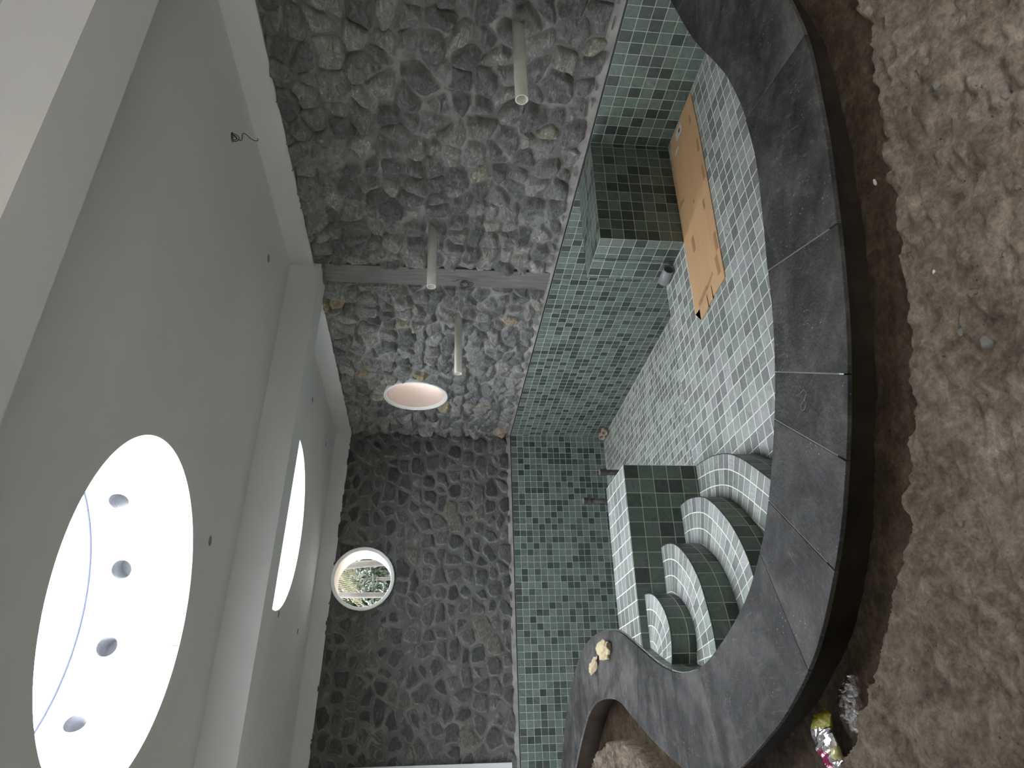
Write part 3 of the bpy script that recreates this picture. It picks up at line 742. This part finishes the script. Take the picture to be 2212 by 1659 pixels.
# plaster band (ring beam) above the stone
V = [(.02,-130,26.0),(.02,0.2,26.0),(.02,0.2,29.5),(.02,-130,29.5),(.4,-130,26.0),(.4,.2,26.0)]
o = tag(raw('wall_side_plaster_band', V, [(0,1,2,3),(4,5,1,0)], M_plaster), **st)
V = [(.4,.02,26.0),(-80,.02,26.2+80*CSL-.1),(-80,.02,34),(.4,.02,29.5),(.4,.4,26.0),(-80,.4,26.2+80*CSL-.1)]
o = tag(raw('wall_far_plaster_band', V, [(0,1,2,3),(4,5,1,0)], M_plaster), **st)
# plaster return at the end of the far wall
box_ = box('trim_5', (-52,-.45,1.25), (-48.12,.3,27.5), M_plaster); tag(box_, **st)
# remaining room walls (outside the picture) with a wide opening behind the camera
tag(box('wall_end', (-81,-130,-3), (-80,-48,36), M_plaster), **st)
tag(box('wall_end', (-81,-48,14), (-80,5,36), M_plaster), **st)
tag(box('wall_end', (-81,-20,-3), (-80,5,14), M_plaster), **st)
tag(box('wall_behind', (-80,-131,22), (3,-130,36), M_plaster), **st)
tag(box('wall_behind', (-80,-131,-3), (-66,-130,22), M_plaster), **st)
tag(box('wall_behind', (-12,-131,-3), (3,-130,22), M_plaster), **st)
tag(box('wall_side_plaster', (.1,-130,-3), (.3,-112,27), M_plaster), **st)

# ------------------------------------------------------------------ skylights
HA = [35,65,95,125]
def skylight(c, label):
    e = empty('skylight', (c[0],c[1],ceil_z(c[0])), label, 'skylight')
    bm = bmesh.new(); seg = 180; nh = 12; hr = .68; hz = 4.8
    # cylinder wall unrolled, with twelve bored holes
    def pos(th, z, rad=SR):
        x = c[0]+rad*math.cos(th); y = c[1]+rad*math.sin(th); return T((x, y, ceil_z(x)+z))
    V = {}
    def vert(th, z):
        k = (round(th*1e5) % round(2*PI*1e5), round(z*1e5))
        if k not in V: V[k] = bm.verts.new(pos(th, z))
        return V[k]
    # per 30 degree panel: grid with a circular hole
    for pnl in range(12):
        t0 = math.radians(35-15+30*pnl); t1 = t0+math.radians(30); tc = (t0+t1)/2
        dr = hr/SR
        B = []                                  # boundary of square round the hole
        ns = 8
        sq = 1.1; dq = sq/SR
        sqp = [(tc-dq+2*dq*i/ns, hz-sq) for i in range(ns)]+[(tc+dq, hz-sq+2*sq*i/ns) for i in range(ns)]+[(tc+dq-2*dq*i/ns, hz+sq) for i in range(ns)]+[(tc-dq, hz+sq-2*sq*i/ns) for i in range(ns)]
        circ = []
        for (a, z) in sqp:
            an = math.atan2(z-hz, (a-tc)*SR); circ.append((tc+hr*math.cos(an)/SR, hz+hr*math.sin(an)))
        nb = len(sqp); sv = [vert(*p) for p in sqp]; cv = [vert(*p) for p in circ]
        for i in range(nb): bm.faces.new((sv[i], sv[(i+1)%nb], cv[(i+1)%nb], cv[i])).material_index = 0
        # bore
        cin = [bm.verts.new(pos(a, z, SR+1.8)) for a, z in circ]
        for i in range(nb): bm.faces.new((cv[i], cv[(i+1)%nb], cin[(i+1)%nb], cin[i])).material_index = 1
        bm.faces.new(cin).material_index = 1
        # surrounding strips
        tsq = [tc-dq+2*dq*i/ns for i in range(ns+1)]
        tl = [t0+(tc-dq-t0)*i/4 for i in range(5)]; trr = [tc+dq+(t1-tc-dq)*i/4 for i in range(5)]
        zs_all = [0, 1.2, 2.4, hz-sq]; zup = [hz+sq, 6.5, SH]
        zmid = [hz-sq+2*sq*i/ns for i in range(ns+1)]
        def grid(ts, zs):
            for i in range(len(ts)-1):
                for j in range(len(zs)-1):
                    bm.faces.new((vert(ts[i],zs[j]),vert(ts[i+1],zs[j]),vert(ts[i+1],zs[j+1]),vert(ts[i],zs[j+1]))).material_index = 0
        grid(tl, zs_all); grid(tsq, zs_all); grid(trr, zs_all)
        grid(tl, zup); grid(tsq, zup); grid(trr, zup)
        grid(tl, zmid); grid(trr, zmid)
    me = bpy.data.meshes.new('shaft'); bm.to_mesh(me); bm.free()
    for p in me.polygons: p.use_smooth = len(p.vertices) == 4 and p.material_index == 0
    o = link_mesh('shaft', me, M_white, e); me.materials.append(M_bore); o['label'] = 'white plastered round shaft with bored holes'
    # roof curb behind the shaft (outer skin so that the bores are closed)
    V2 = []; F2 = []; sg = 96
    for k in range(sg):
        an = 2*PI*k/sg
        for (r, z) in ((SR+2.4,.3),(SR+2.4,SH),(SR-.02,SH)):
            x = c[0]+r*math.cos(an); y = c[1]+r*math.sin(an); V2.append((x,y,ceil_z(x)+z+.01))
    for k in range(sg):
        for i in range(2): F2.append((k*3+i, ((k+1)%sg)*3+i, ((k+1)%sg)*3+i+1, k*3+i+1))
    raw('curb', V2, F2, M_conc, e)
    # seal line and cover
    ring = []
    for k in range(97):
        an = 2*PI*k/96; x = c[0]+(SR-.03)*math.cos(an); y = c[1]+(SR-.03)*math.sin(an); ring.append((x,y,ceil_z(x)+SH-.02))
    tube('seal', ring, .11, plain('blue_grey_seal', (.12,.13,.20,1), .6), e, seg=6, cap=False)
    V3 = []
    for zz in (0.06, .2):
        for k in range(96):
            an = 2*PI*k/96; x = c[0]+(SR+.5)*math.cos(an); y = c[1]+(SR+.5)*math.sin(an); V3.append((x,y,ceil_z(x)+SH+zz))
    F3 = [tuple(range(96))[::-1], tuple(range(96,192))]+[(k,(k+1)%96,96+(k+1)%96,96+k) for k in range(96)]
    raw('glass_cover', V3, F3, M_glass, e)
    # pencil lines under the holes
    for ang in range(12):
        a = math.radians(35+30*ang); pts = []
        for z in (0.05, 2, 4.05):
            x = c[0]+(SR-.015)*math.cos(a); y = c[1]+(SR-.015)*math.sin(a); pts.append((x,y,ceil_z(x)+z))
        if ang < 4: tube('scribe_line', pts, .018, plain('pencil_grey', (.25,.25,.27,1), .9) if ang == 0 else bpy.data.materials['pencil_grey'], e, seg=4)
skylight(SKY1, 'large round skylight shaft with bored holes and dusty glass, nearer the camera')
skylight(SKY2, 'round skylight half hidden behind the cross beam, above the round windows')

# ------------------------------------------------------------------ ground and rough slab
xs = np.concatenate([np.arange(-80,-54,.8), np.arange(-54,-22,.10), np.arange(-22,1.0,.2)])
ys = np.concatenate([np.arange(-131,-106,.6), np.arange(-106,-100,.3), np.arange(-100,-84,.10), np.arange(-84,-38,.22), np.arange(-38,-24,.6)])
X, Y = np.meshgrid(xs, ys, indexing='ij')
slab_poly = np.vstack([SL, [(-82,-33),(-82,-135),(8,-135),(8,-89)]])
dS = dist_line(X, Y, SL); ins = in_poly(X, Y, slab_poly); sd = np.where(ins, dS, -dS)
sd = sd+.45*fbm(X,Y,2.6,4,3)+.40*fbm(X,Y,.7,3,5)
tt = np.clip((X+22)/-26, 0, 1)
low = -.75-.55*tt; low = np.where((Y > -70)&(X < -43), -1.7, low)
low = low+.25*fbm(X,Y,3,4,7)+.14*fbm(X,Y,.6,4,9)-.3*np.clip(fbm(X,Y,.3,2,63)-.28,0,1)
rid = 1-np.abs(2*fbm(X,Y,1.3,4,41)); rid2 = 1-np.abs(2*fbm(X,Y,.5,3,43))
hi = -.62+.18*fbm(X,Y,4.0,4,11)+.42*fbm(X,Y,1.1,5,13)+.34*fbm(X,Y,.42,3,14)+.18*(rid-.7)+.13*(rid2-.7)-.35*np.clip(fbm(X,Y,.6,3,61)-.24,0,1)
# embedded lumps
rs = np.random.RandomState(4)
lump = np.zeros_like(X)
for _ in range(1500):
    lx = rs.uniform(-50,0); ly = rs.uniform(-104,-90); r = .07+.22*rs.uniform(0,1)**2.5; hh = r*rs.uniform(.35,.8); ax = rs.uniform(.7,1.5)
    m = (np.abs(X-lx) < r*2)&(np.abs(Y-ly) < r*2)
    d2_ = ((X[m]-lx)/ax)**2+((Y[m]-ly)*ax)**2
    lump[m] = np.maximum(lump[m], hh*np.sqrt(np.clip(1-d2_/r**2,0,1)))
hi = hi+lump
w_ = np.clip(sd/.22+.5, 0, 1); w_ = w_*w_*(3-2*w_)
Zg = low*(1-w_)+hi*w_+ np.exp(-(sd/.5)**2)*.16*fbm(X,Y,.5,3,31)
# soil leans on the coping base
dO = dist_line(X, Y, OU)
core = np.vstack([OU+normals2(OU)*-.9, [(-82,-29),(-82,40),(20,40),(20,-88)]])
inside = in_poly(X, Y, core)
keep = ~inside
n, m = X.shape; idx = np.arange(n*m).reshape(n,m)
co = np.stack([X,Y,Zg], -1).reshape(-1,3)*S
kf = keep[:-1,:-1]&keep[1:,:-1]&keep[:-1,1:]&keep[1:,1:]
q = np.stack([idx[:-1,:-1],idx[1:,:-1],idx[1:,1:],idx[:-1,1:]], -1)[kf]
used = np.zeros(n*m, bool); used[q.ravel()] = True; remap = np.cumsum(used)-1
me = bpy.data.meshes.new('floor'); vs = co[used]; q = remap[q]
me.vertices.add(len(vs)); me.vertices.foreach_set('co', vs.ravel())
me.loops.add(q.size); me.loops.foreach_set('vertex_index', q.ravel().astype(np.int32))
me.polygons.add(len(q)); me.polygons.foreach_set('loop_start', np.arange(0,q.size,4,dtype=np.int32)); me.polygons.foreach_set('loop_total', np.full(len(q),4,np.int32))
me.polygons.foreach_set('use_smooth', np.ones(len(q), bool)); me.update(calc_edges=True)
ca = me.color_attributes.new('ground', 'FLOAT_COLOR', 'POINT')
ca.data.foreach_set('color', np.stack([w_,w_,w_,np.ones_like(w_)], -1).reshape(-1,4)[used].ravel().astype(np.float32))
fl = link_mesh('floor', me, M_dirt); tag(fl, **st)
def ground_z(x, y):
    i = int(np.argmin(np.abs(xs-x))); j = int(np.argmin(np.abs(ys-y))); return float(Zg[i,j])

# ------------------------------------------------------------------ pipes
def wall_pipe(y, z, L, label):
    e = empty('wall_pipe', (.3,y,z), label, 'pipe', 'cream pipes sticking out of the stone wall')
    hollow_pipe('pipe_body', (.9,y,z), (-L,y,z), .44, .37, M_pvc, e, deep=6)
    Vr, Fr = [], []
    seg = 40
    for (r, x) in ((.36,-L+.0),(.43,-L-.005),(.445,-L+.02)):
        for k in range(seg): Vr.append((x, y+r*math.cos(2*PI*k/seg), z+r*math.sin(2*PI*k/seg)))
    for i in range(2):
        for k in range(seg): Fr.append((i*seg+k,i*seg+(k+1)%seg,(i+1)*seg+(k+1)%seg,(i+1)*seg+k))
    raw('cut_rim', Vr, Fr, plain('bright_cut_pvc', (.6,.57,.52,1), .5), e)
wall_pipe(-75.9, 7.6, 7.95, 'cream pipe sticking straight out low on the stone wall, nearest the camera of the three')
wall_pipe(-52.4, 13.45, 7.1, 'cream pipe in front of the concrete column, highest of the three on the stone wall')
wall_pipe(-36.0, 10.2, 7.7, 'cream pipe between the concrete column and the round window, smallest of the three')
def standpipe(x, y, top, label):
    e = empty('standpipe', (x,y,DEEP_Z), label, 'pipe', 'capped standpipes on the pool floor')
    tube('pipe_body', [(x,y,DEEP_Z),(x,y,top-.1)], .40, M_iron, e, seg=28)
    V, F = tube_pts([(x,y,top-1.05),(x,y,top-1.0),(x,y,top-.75),(x,y,top-.72),(x,y,top-.3),(x,y,top-.08),(x,y,top)], [.42,.56,.56,.48,.50,.54,.5], 28)
    c = raw('cap', V, F, M_iron, e, smooth=False, recalc=True)
    V, F = tube_pts([(x,y,top-.02),(x,y,top+.03)], [.5,.47], 28); raw('cap_cover', V, F, M_cap, e, recalc=True)
standpipe(-10.75, -12, -11.5, 'dark capped standpipe on the deep floor, shorter of the two')
standpipe(-15.13, -12, -8.75, 'dark capped standpipe on the deep floor, taller of the two')
o = hollow_pipe('pipe_coupling', (-11.15,-60.3,SHELF_Z+.48), (-11.0,-61.95,SHELF_Z+.48), .47, .41, M_greypvc, deep=1.5); tag(o, 'short grey plastic pipe piece lying on the shelf floor against the tiled block', 'pipe piece')
for (yy, zz, lab) in ((-3.1,-15.05,'beige conduit stub low in the deep pool corner, the one further from the corner'),(-1.3,-15.05,'beige conduit stub low in the deep pool corner, the one right at the corner')):
    o = hollow_pipe('conduit_stub', (.4,yy,zz-.2), (-.95,yy-.75,zz+.15), .50, .42, M_conduit, deep=1.4); tag(o, lab, 'pipe stub', 'conduit stubs in the deep corner')

# ------------------------------------------------------------------ cardboard sheet
cb = empty('cardboard_sheet', (-9,-68,SHELF_Z), 'long flat brown cardboard sheet lying on the pale mosaic shelf', 'cardboard')
zc = SHELF_Z+.04
out = [(-.15,-70.95),(-.15,-66.2),(-1.0,-65.35),(-4.2,-65.05),(-10,-64.95),(-17.35,-64.75),(-17.4,-65.65),(-18.35,-65.6),(-18.3,-67.2),(-18.22,-67.22),(-17.2,-67.25),(-17.2,-67.33),(-18.2,-67.35),(-18.15,-68.2),(-17.1,-68.25),(-17.1,-68.33),(-18.05,-68.35),(-18.0,-70.6),(-10,-70.9),(-4.3,-71.05)]
bm = bmesh.new(); lo = [bm.verts.new(T((p[0],p[1],zc-.03))) for p in out]; hi_ = [bm.verts.new(T((p[0],p[1],zc+.03))) for p in out]
for i in range(len(out)): bm.faces.new((lo[i],lo[(i+1)%len(out)],hi_[(i+1)%len(out)],hi_[i]))
f1 = bm.faces.new(hi_); f2 = bm.faces.new(lo[::-1]); bmesh.ops.triangulate(bm, faces=[f1,f2]); bmesh.ops.recalc_face_normals(bm, faces=bm.faces[:])
me = bpy.data.meshes.new('sheet'); bm.to_mesh(me); bm.free(); link_mesh('sheet', me, M_card, cb)
def patch(name, cx_, cy_, wx, wy, rot, mat, z=zc+.032, parent=cb):
    c_, s_ = math.cos(rot), math.sin(rot)
    P = [(cx_+a*c_-b*s_, cy_+a*s_+b*c_) for a, b in ((-wx/2,-wy/2),(wx/2,-wy/2),(wx/2,wy/2),(-wx/2,wy/2))]
    V = [(p[0],p[1],z) for p in P]+[(p[0],p[1],z+.006) for p in P]
    return raw(name, V, [(4,5,6,7),(0,1,5,4),(1,2,6,5),(2,3,7,6),(3,0,4,7)], mat, parent)
for t_ in [(-16.4,-69.9,1.6,.5,.05),(-16.6,-68.2,.3,1.5,.35),(-16.9,-66.6,.45,1.9,.2),(-12.0,-66.6,1.4,.55,0),(-14.6,-70.3,1.5,.45,0),(-8.2,-70.5,1.3,.4,0),(-5.4,-70.5,1.2,.4,0),(-10.6,-69.6,.9,.35,0),(-8.9,-68.0,.35,.35,0),(-2.1,-70.0,.8,.35,0),(-7.2,-65.9,.35,1.0,0)]:
    patch('tape_patch', *t_, M_tape)
sk = patch('shipping_label', -1.0,-67.6,.9,1.4,.0, M_sticker)
patch('printed_block', -1.0,-67.75,.3,.35,.3, M_ink, z=zc+.040, parent=sk)
patch('shipping_label', -2.2,-66.6,.35,1.0,.1, M_sticker)

# ------------------------------------------------------------------ foam, wrappers, stones
def lump_mesh(name, c, dims, seed, mat, label=None, cat=None, group=None, parent=None, rough=.25, sub=4, flat=True):
    bm = bmesh.new(); bmesh.ops.create_icosphere(bm, subdivisions=sub, radius=1)
    rs = random.Random(seed); planes = [(Vector((rs.gauss(0,1),rs.gauss(0,1),rs.gauss(0,1))).normalized(), rs.uniform(.62,.9)) for _ in range(9)]
    from mathutils import noise as mn
    for v in bm.verts:
        p = v.co.copy()
        for nrm, d in planes:
            e = p.dot(nrm)-d
            if e > 0: p -= nrm*e
        p += p.normalized()*rough*.35*mn.noise(p*3.1+Vector((seed,0,0)))+p.normalized()*rough*.15*mn.noise(p*9+Vector((seed,0,0)))
        if flat and p.z < -.55: p.z = -.55
        v.co = Vector((p.x*dims[0]*S, p.y*dims[1]*S, (p.z+.55)*dims[2]*S))
    me = bpy.data.meshes.new(name); bm.to_mesh(me); bm.free()
    for p in me.polygons: p.use_smooth = True
    o = link_mesh(name, me, mat, parent); o.location = T(c)
    if label: tag(o, label, cat, group)
    return o
f1 = lump_mesh('foam_lump', (-40.6,-56.4,COP_T), (.70,1.3,.5), 7, M_foam, 'bigger cream foam lump on the dark slate tongue', 'foam lump', rough=.7)
f1.rotation_euler = (0,0,.12)
f2 = lump_mesh('foam_lump', (-41.25,-52.4,COP_T), (.42,1.15,.36), 12, M_foam, 'smaller narrow cream foam lump on the dark slate tongue', 'foam lump', rough=.6)
f2.rotation_euler = (0,0,.42)

def pillow(name, pts_axis, width, thick, mat, parent, seed, fn=None, nu=44, nv=16):
    """crinkled flattened tube along an axis"""
    P = smooth_line(pts_axis, .02, 1); s = arclen(P); tq = np.linspace(0, s[-1], nu); A = np.c_[np.interp(tq,s,P[:,0]),np.interp(tq,s,P[:,1])]
    t = np.gradient(A, axis=0); t /= np.linalg.norm(t,axis=1)[:,None]; N = np.c_[-t[:,1],t[:,0]]
    V = []; F = []
    from mathutils import noise as mn
    for i in range(nu):
        f = i/(nu-1); wv = width*(math.sin(PI*min(max(f,.03),.97))**.45)
        for k in range(nv):
            a = 2*PI*k/nv; u = math.cos(a); z_ = math.sin(a)
            cr = .16*mn.noise(Vector((f*11,u*2.6,seed+z_)))+.09*mn.noise(Vector((f*26,u*6,seed)))
            h = thick*math.sin(PI*min(max(f,.02),.98))**.5
            x, y = A[i]+N[i]*u*wv; gz = fn(x,y) if fn else 0
            V.append((x, y, gz+h*.5*(z_+1)*.9+cr*(1 if z_ > -.2 else 0)+.05))
    for i in range(nu-1):
        for k in range(nv): F.append((i*nv+k,i*nv+(k+1)%nv,(i+1)*nv+(k+1)%nv,(i+1)*nv+k))
    F.append(tuple(range(nv))[::-1]); F.append(tuple((nu-1)*nv+k for k in range(nv)))
    o = raw(name, V, F, mat, parent, recalc=True, smooth=True); return o, A, N
gzf = lambda x, y: ground_z(x, y)
zw = -1.15
wr = empty('snack_wrapper', (-47.1,-83.2,zw), 'crumpled silver foil wrapper with yellow and magenta print in the trench', 'wrapper')
foil, A, N = pillow('foil_body', [(-46.05,-83.42),(-46.7,-83.05),(-47.3,-83.3),(-48.1,-83.55)], .66, .5, M_foil, wr, 3, lambda x,y: zw)
me = foil.data
for m_ in (M_foil_y, M_foil_m, M_foil_c): me.materials.append(m_)
for p in me.polygons:
    c_ = p.center/S; f = (-46.05-c_.x)/2.05; side = c_.y-np.interp(-c_.x, -A[:,0], A[:,1])
    if f < .26: p.material_index = 1
    elif f > .60 and side > .0 and f < .95: p.material_index = 2
    elif .55 < f < .75 and side < -.2: p.material_index = 3
tw_ = empty('plastic_wrapper', (-46,-85.5,-1.05), 'clear crumpled plastic film bag beside the rough concrete edge', 'wrapper')
pillow('film_body', [(-45.1,-85.75),(-45.6,-85.65),(-46.2,-85.4),(-46.75,-85.1)], .64, .42, M_film, tw_, 8, lambda x,y: -1.0)

rs = random.Random(11)
peb = [(-29.9,-97.3,.24,'round grey pebble half sunk in the rough concrete, beyond the speckled coping slab'),(-31.2,-97.6,.26,'grey pebble on the rough concrete near a reddish stain'),
       (-38.3,-95.9,.42,'broken grey stone chip standing on the rough concrete, largest of the loose stones'),(-36.9,-96.0,.28,'flat grey stone chip beside the largest loose stone'),
       (-37.6,-95.2,.22,'small stone chip between the large loose stone and the coping'),(-35.6,-95.1,.14,'tiny white chip on the rough concrete'),
       (-33.2,-99.0,.3,'rounded grey pebble far out on the rough concrete'),(-42.1,-93.1,.2,'dark angular stone chip on the rough concrete')]
M_peb = plain('grey_pebble', (.13,.12,.10,1), .85, bump=.5, bscale=60, var=.3); M_chip = plain('white_chip', (.6,.58,.54,1), .8)
for i, (x, y, r, lab) in enumerate(peb):
    lump_mesh('pebble', (x,y,ground_z(x,y)-.04), (r*.55,r*.45,r*.32), 30+i, M_chip if 'white' in lab else M_peb, lab, 'stone', 'loose stones on the rough concrete', sub=3, rough=.5)
lump_mesh('plaster_crumb', (-31.0,-92.9-.75,ground_z(-31.0,-93.65)-.01), (.16,.07,.05), 50, M_chip, 'small white plaster crumb in the dirt trench', 'crumb', sub=2)
lump_mesh('plaster_crumb', (-13.6,-88.2,COP_T), (.12,.05,.05), 51, M_chip, 'small white plaster crumb on the dark slate near the stone wall', 'crumb', sub=2)

# ------------------------------------------------------------------ wires
def to_world(px, py, depth_dir, P0):
    """point seen at pixel (px,py) on the vertical plane through P0 facing the camera"""
    c = np.array([(1659-py-829.5)/1559.04, (px-1106)/1559.04, 1.0]); d = R_.T@c
    nn = np.array([fwd[0],fwd[1],0]); t = (nn@(np.array(P0)-CAM))/(nn@d); return CAM+t*d
P0 = (-4.67,-67.7,28.6)
wpx = [(498,282),(505,293),(512,300),(518,303.5),(522,303),(523.5,298),(523.3,291),(526,287.3),(533,291.5),(541,299),(549,304),(555,304.5),(557.8,303),(556,298.5)]
wp = [to_world(a,b,0,P0) for a,b in wpx]
P3 = []
wp = np.array(wp); ss = np.r_[0,np.cumsum(np.linalg.norm(np.diff(wp,axis=0),axis=1))]; tq = np.linspace(0,ss[-1],60)
P3 = [tuple(np.interp(t_, ss, wp[:,k]) for k in range(3)) for t_ in tq]
P3[0] = (-4.67,-67.5,28.75)
hc = empty('hanging_cable', P0, 'thin dark cable dangling in a wavy loop from a ceiling hole', 'cable')
tube('cable', P3, .03, M_wire, hc, seg=6)
for rr_ in (.28,.42):
    tube('cable_loop', [(-4.67+.0, -67.7+rr_*math.cos(a), 28.72-rr_*1.2*math.sin(a)) for a in np.linspace(0,PI,14)], .03, M_wire, hc, seg=6)
wb = empty('wire_coil', (0.0,-43.3,9.85), 'small loose coil of dark wire fixed to the concrete column', 'wire')
rs = random.Random(5)
for k in range(5):
    pts = []; r = .45+.12*k; c_ = (-.15-.05*k, -43.2+rs.uniform(-.15,.15), 9.7+rs.uniform(-.2,.2))
    for a in np.linspace(rs.uniform(0,2), rs.uniform(5,7.4), 24):
        pts.append((c_[0]-.18*math.sin(a*1.3+k), c_[1]+r*.75*math.cos(a), c_[2]+r*.8*math.sin(a)))
    tube('wire_loop', pts, .028, M_wire, wb, seg=5)
tube('wire_tail', [(0.1,-43.6,10.4),(-.25,-43.8,10.9),(-.35,-43.9,11.3)], .025, M_wire, wb, seg=5)

# ------------------------------------------------------------------ garden seen through the round window
M_leafA = plain('dark_leaf', (.009,.018,.004,1), .45, var=.5); M_leafB = plain('yellow_green_leaf', (.027,.034,.007,1), .45, var=.4)
M_frond = plain('golden_palm_frond', (.040,.034,.005,1), .5, var=.35); M_trunk = plain('pale_palm_trunk', (.040,.034,.029,1), .9, bump=.8, bscale=50, var=.3)
M_gray = plain('silvery_leaf', (.020,.029,.016,1), .5, var=.3)
M_lawn = plain('garden_soil', (.05,.055,.03,1), .95, var=.4)
tag(raw('ground', [(-200,6,-12),(150,6,-12),(150,260,-12),(-200,260,-12)], [(0,1,2,3)], M_lawn), **st)
M_pave = plain('sunlit_paving', (.20,.187,.167,1), .9, var=.1)
tag(raw('ground', [(-200,-300,-4),(150,-300,-4),(150,-131,-4),(-200,-131,-4)], [(0,1,2,3)], M_pave), **st)
tag(raw('ground', [(-400,-131,-6),(-81,-131,-6),(-81,6,-6),(-400,6,-6)], [(0,1,2,3)], M_lawn), **st)
tag(box('added_sky_blocker', (-200,-240,-4), (150,-236,75), M_leafA), **st)  # unseen hedge block, added to hide the low sky behind the camera
def leaves(name, c, rad, nleaf, size, mat, parent, seed, stretch=2.4):
    rs = np.random.RandomState(seed); V = []; F = []
    for _ in range(nleaf):
        d = rs.normal(size=3); d /= np.linalg.norm(d); p = np.array(c)+d*np.array(rad)*rs.uniform(.25,1)**.5
        a = rs.normal(size=3); a /= np.linalg.norm(a); b = np.cross(a, rs.normal(size=3)); b /= np.linalg.norm(b); nn = np.cross(a,b)
        L = size*rs.uniform(.6,1.3); W = L/stretch; i0 = len(V)
        for (u, v_, w2) in ((0,0,0),(.35,.5,.06),(.75,.35,.02),(1,0,-.1),(.75,-.35,.02),(.35,-.5,.06),(.5,0,-.05)):
            V.append(tuple(p+a*L*u+b*W*v_+nn*L*w2))
        F += [(i0,i0+1,i0+6),(i0+1,i0+2,i0+6),(i0+2,i0+3,i0+6),(i0+3,i0+4,i0+6),(i0+4,i0+5,i0+6),(i0+5,i0,i0+6)]
    return raw(name, V, F, mat, parent)
def shrub(x, y, z, rad, n, size, mat, label, seed, stretch=2.4):
    e = empty('garden_shrub', (x,y,-12), label, 'shrub')
    tube('stem', [(x,y,-12),(x+.5,y,z-rad[2]*.5),(x,y,z)], .35, M_trunk, e)
    rs = random.Random(seed)
    for k in range(5): tube('branch', [(x,y,z-rad[2]*.4),(x+rs.uniform(-.5,.5)*rad[0],y+rs.uniform(-.3,.3)*rad[1],z+rs.uniform(-.1,.6)*rad[2])], .12, M_trunk, e, seg=6)
    leaves('foliage', (x,y,z), rad, n, size, mat, e, seed, stretch)
tag(box('added_shade_wall', (15,-130,-12), (17,60,33), plain('cream_shade_wall', (.55,.46,.41,1), .9)), **st)  # unseen wall, added to dim the daylight reaching the side window
# direction through the far window
wdir = np.array([W2C[0],0,W2C[1]])-CAM; 
def thru(depth, du=0, dz=0):
    p = CAM+wdir*(110+depth)/110.0; return (p[0]+du, depth, p[2]+dz)
p = thru(62, 1.5, -1.5); shrub(p[0],p[1],p[2],(7,5,7),1100,1.7,M_leafA,'dense dark green tree crown seen through the round far window',1,2.2)
p = thru(74, 4, -6); shrub(p[0],p[1],p[2],(7,5,6),520,1.7,M_leafB,'yellow-green bush low behind the round far window',2,2.4)
p = thru(90, 4, 4); shrub(p[0],p[1],p[2],(16,4,16),1900,3.0,M_leafA,'broad dark green hedge behind all the other garden plants',9,2.0)
p = thru(54.6, -7, -4); shrub(p[0],p[1],p[2],(2.8,1.4,3.2),220,1.3,M_leafB,'light green leafy plant beyond the thin leaning trunk',10,2.6)
p = thru(51.5, -.5, 0); shrub(p[0],p[1],p[2],(2.6,1.2,3.6),170,1.2,M_gray,'silvery leaved plant between the two pale trunks outside the window',3,3.2)
for (du, tilt_, w2, lab) in ((2.7,-2.2,.62,'pale palm trunk outside the round window, further from the wall corner side'),(-3.0,0.2,.5,'pale thin palm trunk outside the round window, the lower leaning one')):
    p = thru(28, du, 0)
    V, F = tube_pts([(p[0]-tilt_*1.2,p[1],-12),(p[0],p[1],p[2]),(p[0]+tilt_,p[1],p[2]+20)], w2, 14)
    o = raw('bare_palm', V, F, M_trunk, smooth=True, recalc=True); tag(o, lab, 'palm trunk', 'palm trunks outside the window')
def frond(base, tip, droop, nleaf, mat, parent, seed):
    rs = random.Random(seed); V = []; F = []; b = Vector(base); t = Vector(tip); side = (t-b).cross(Vector((0,0,1))).normalized()
    sp = []
    for i in range(nleaf):
        f = i/(nleaf-1); c_ = b.lerp(t, f)+Vector((0,0,-droop*f*f)); sp.append(tuple(c_)); L = (t-b).length*.42*math.sin(PI*(.12+.85*f))
        for s_ in (-1,1):
            d = (side*s_*.55+(t-b).normalized()*.45+Vector((0,0,-.75))).normalized(); i0 = len(V)
            wv = Vector((t-b)).normalized()*.05
            e_ = c_+d*L+Vector((0,0,-L*.15)); mid = c_+d*L*.5
            V += [tuple(c_-wv),tuple(c_+wv),tuple(mid+wv*1.3),tuple(mid-wv*1.3),tuple(e_)]
            F += [(i0,i0+1,i0+2,i0+3),(i0+3,i0+2,i0+4)]
    raw('frond_leaflets', V, F, mat, parent)
    tube('midrib', sp, .06, mat, parent, seg=5)
e = empty('palm', thru(38,0,12), 'golden palm fronds hanging at the top of the round window view', 'palm')
tube('palm_stem', [(thru(38,0,0)[0]+9,38,-12), (thru(38,0,0)[0]+9,38,thru(38)[2]+11)], .5, M_trunk, e)
bx = (thru(38,0,0)[0]+9, 38, thru(38)[2]+11)
for k, (dx, dz, dr) in enumerate([(-16,-1,7),(-15,-4,7),(-12,2,9),(-9,-7,3),(-17,3,7),(-13,-6,4),(-18,0,9),(-14,-2,10),(-11,-3,8)]):
    frond(bx, (bx[0]+dx, bx[1]-4+k*1.4, bx[2]+dz), dr, 34, M_frond, e, k)
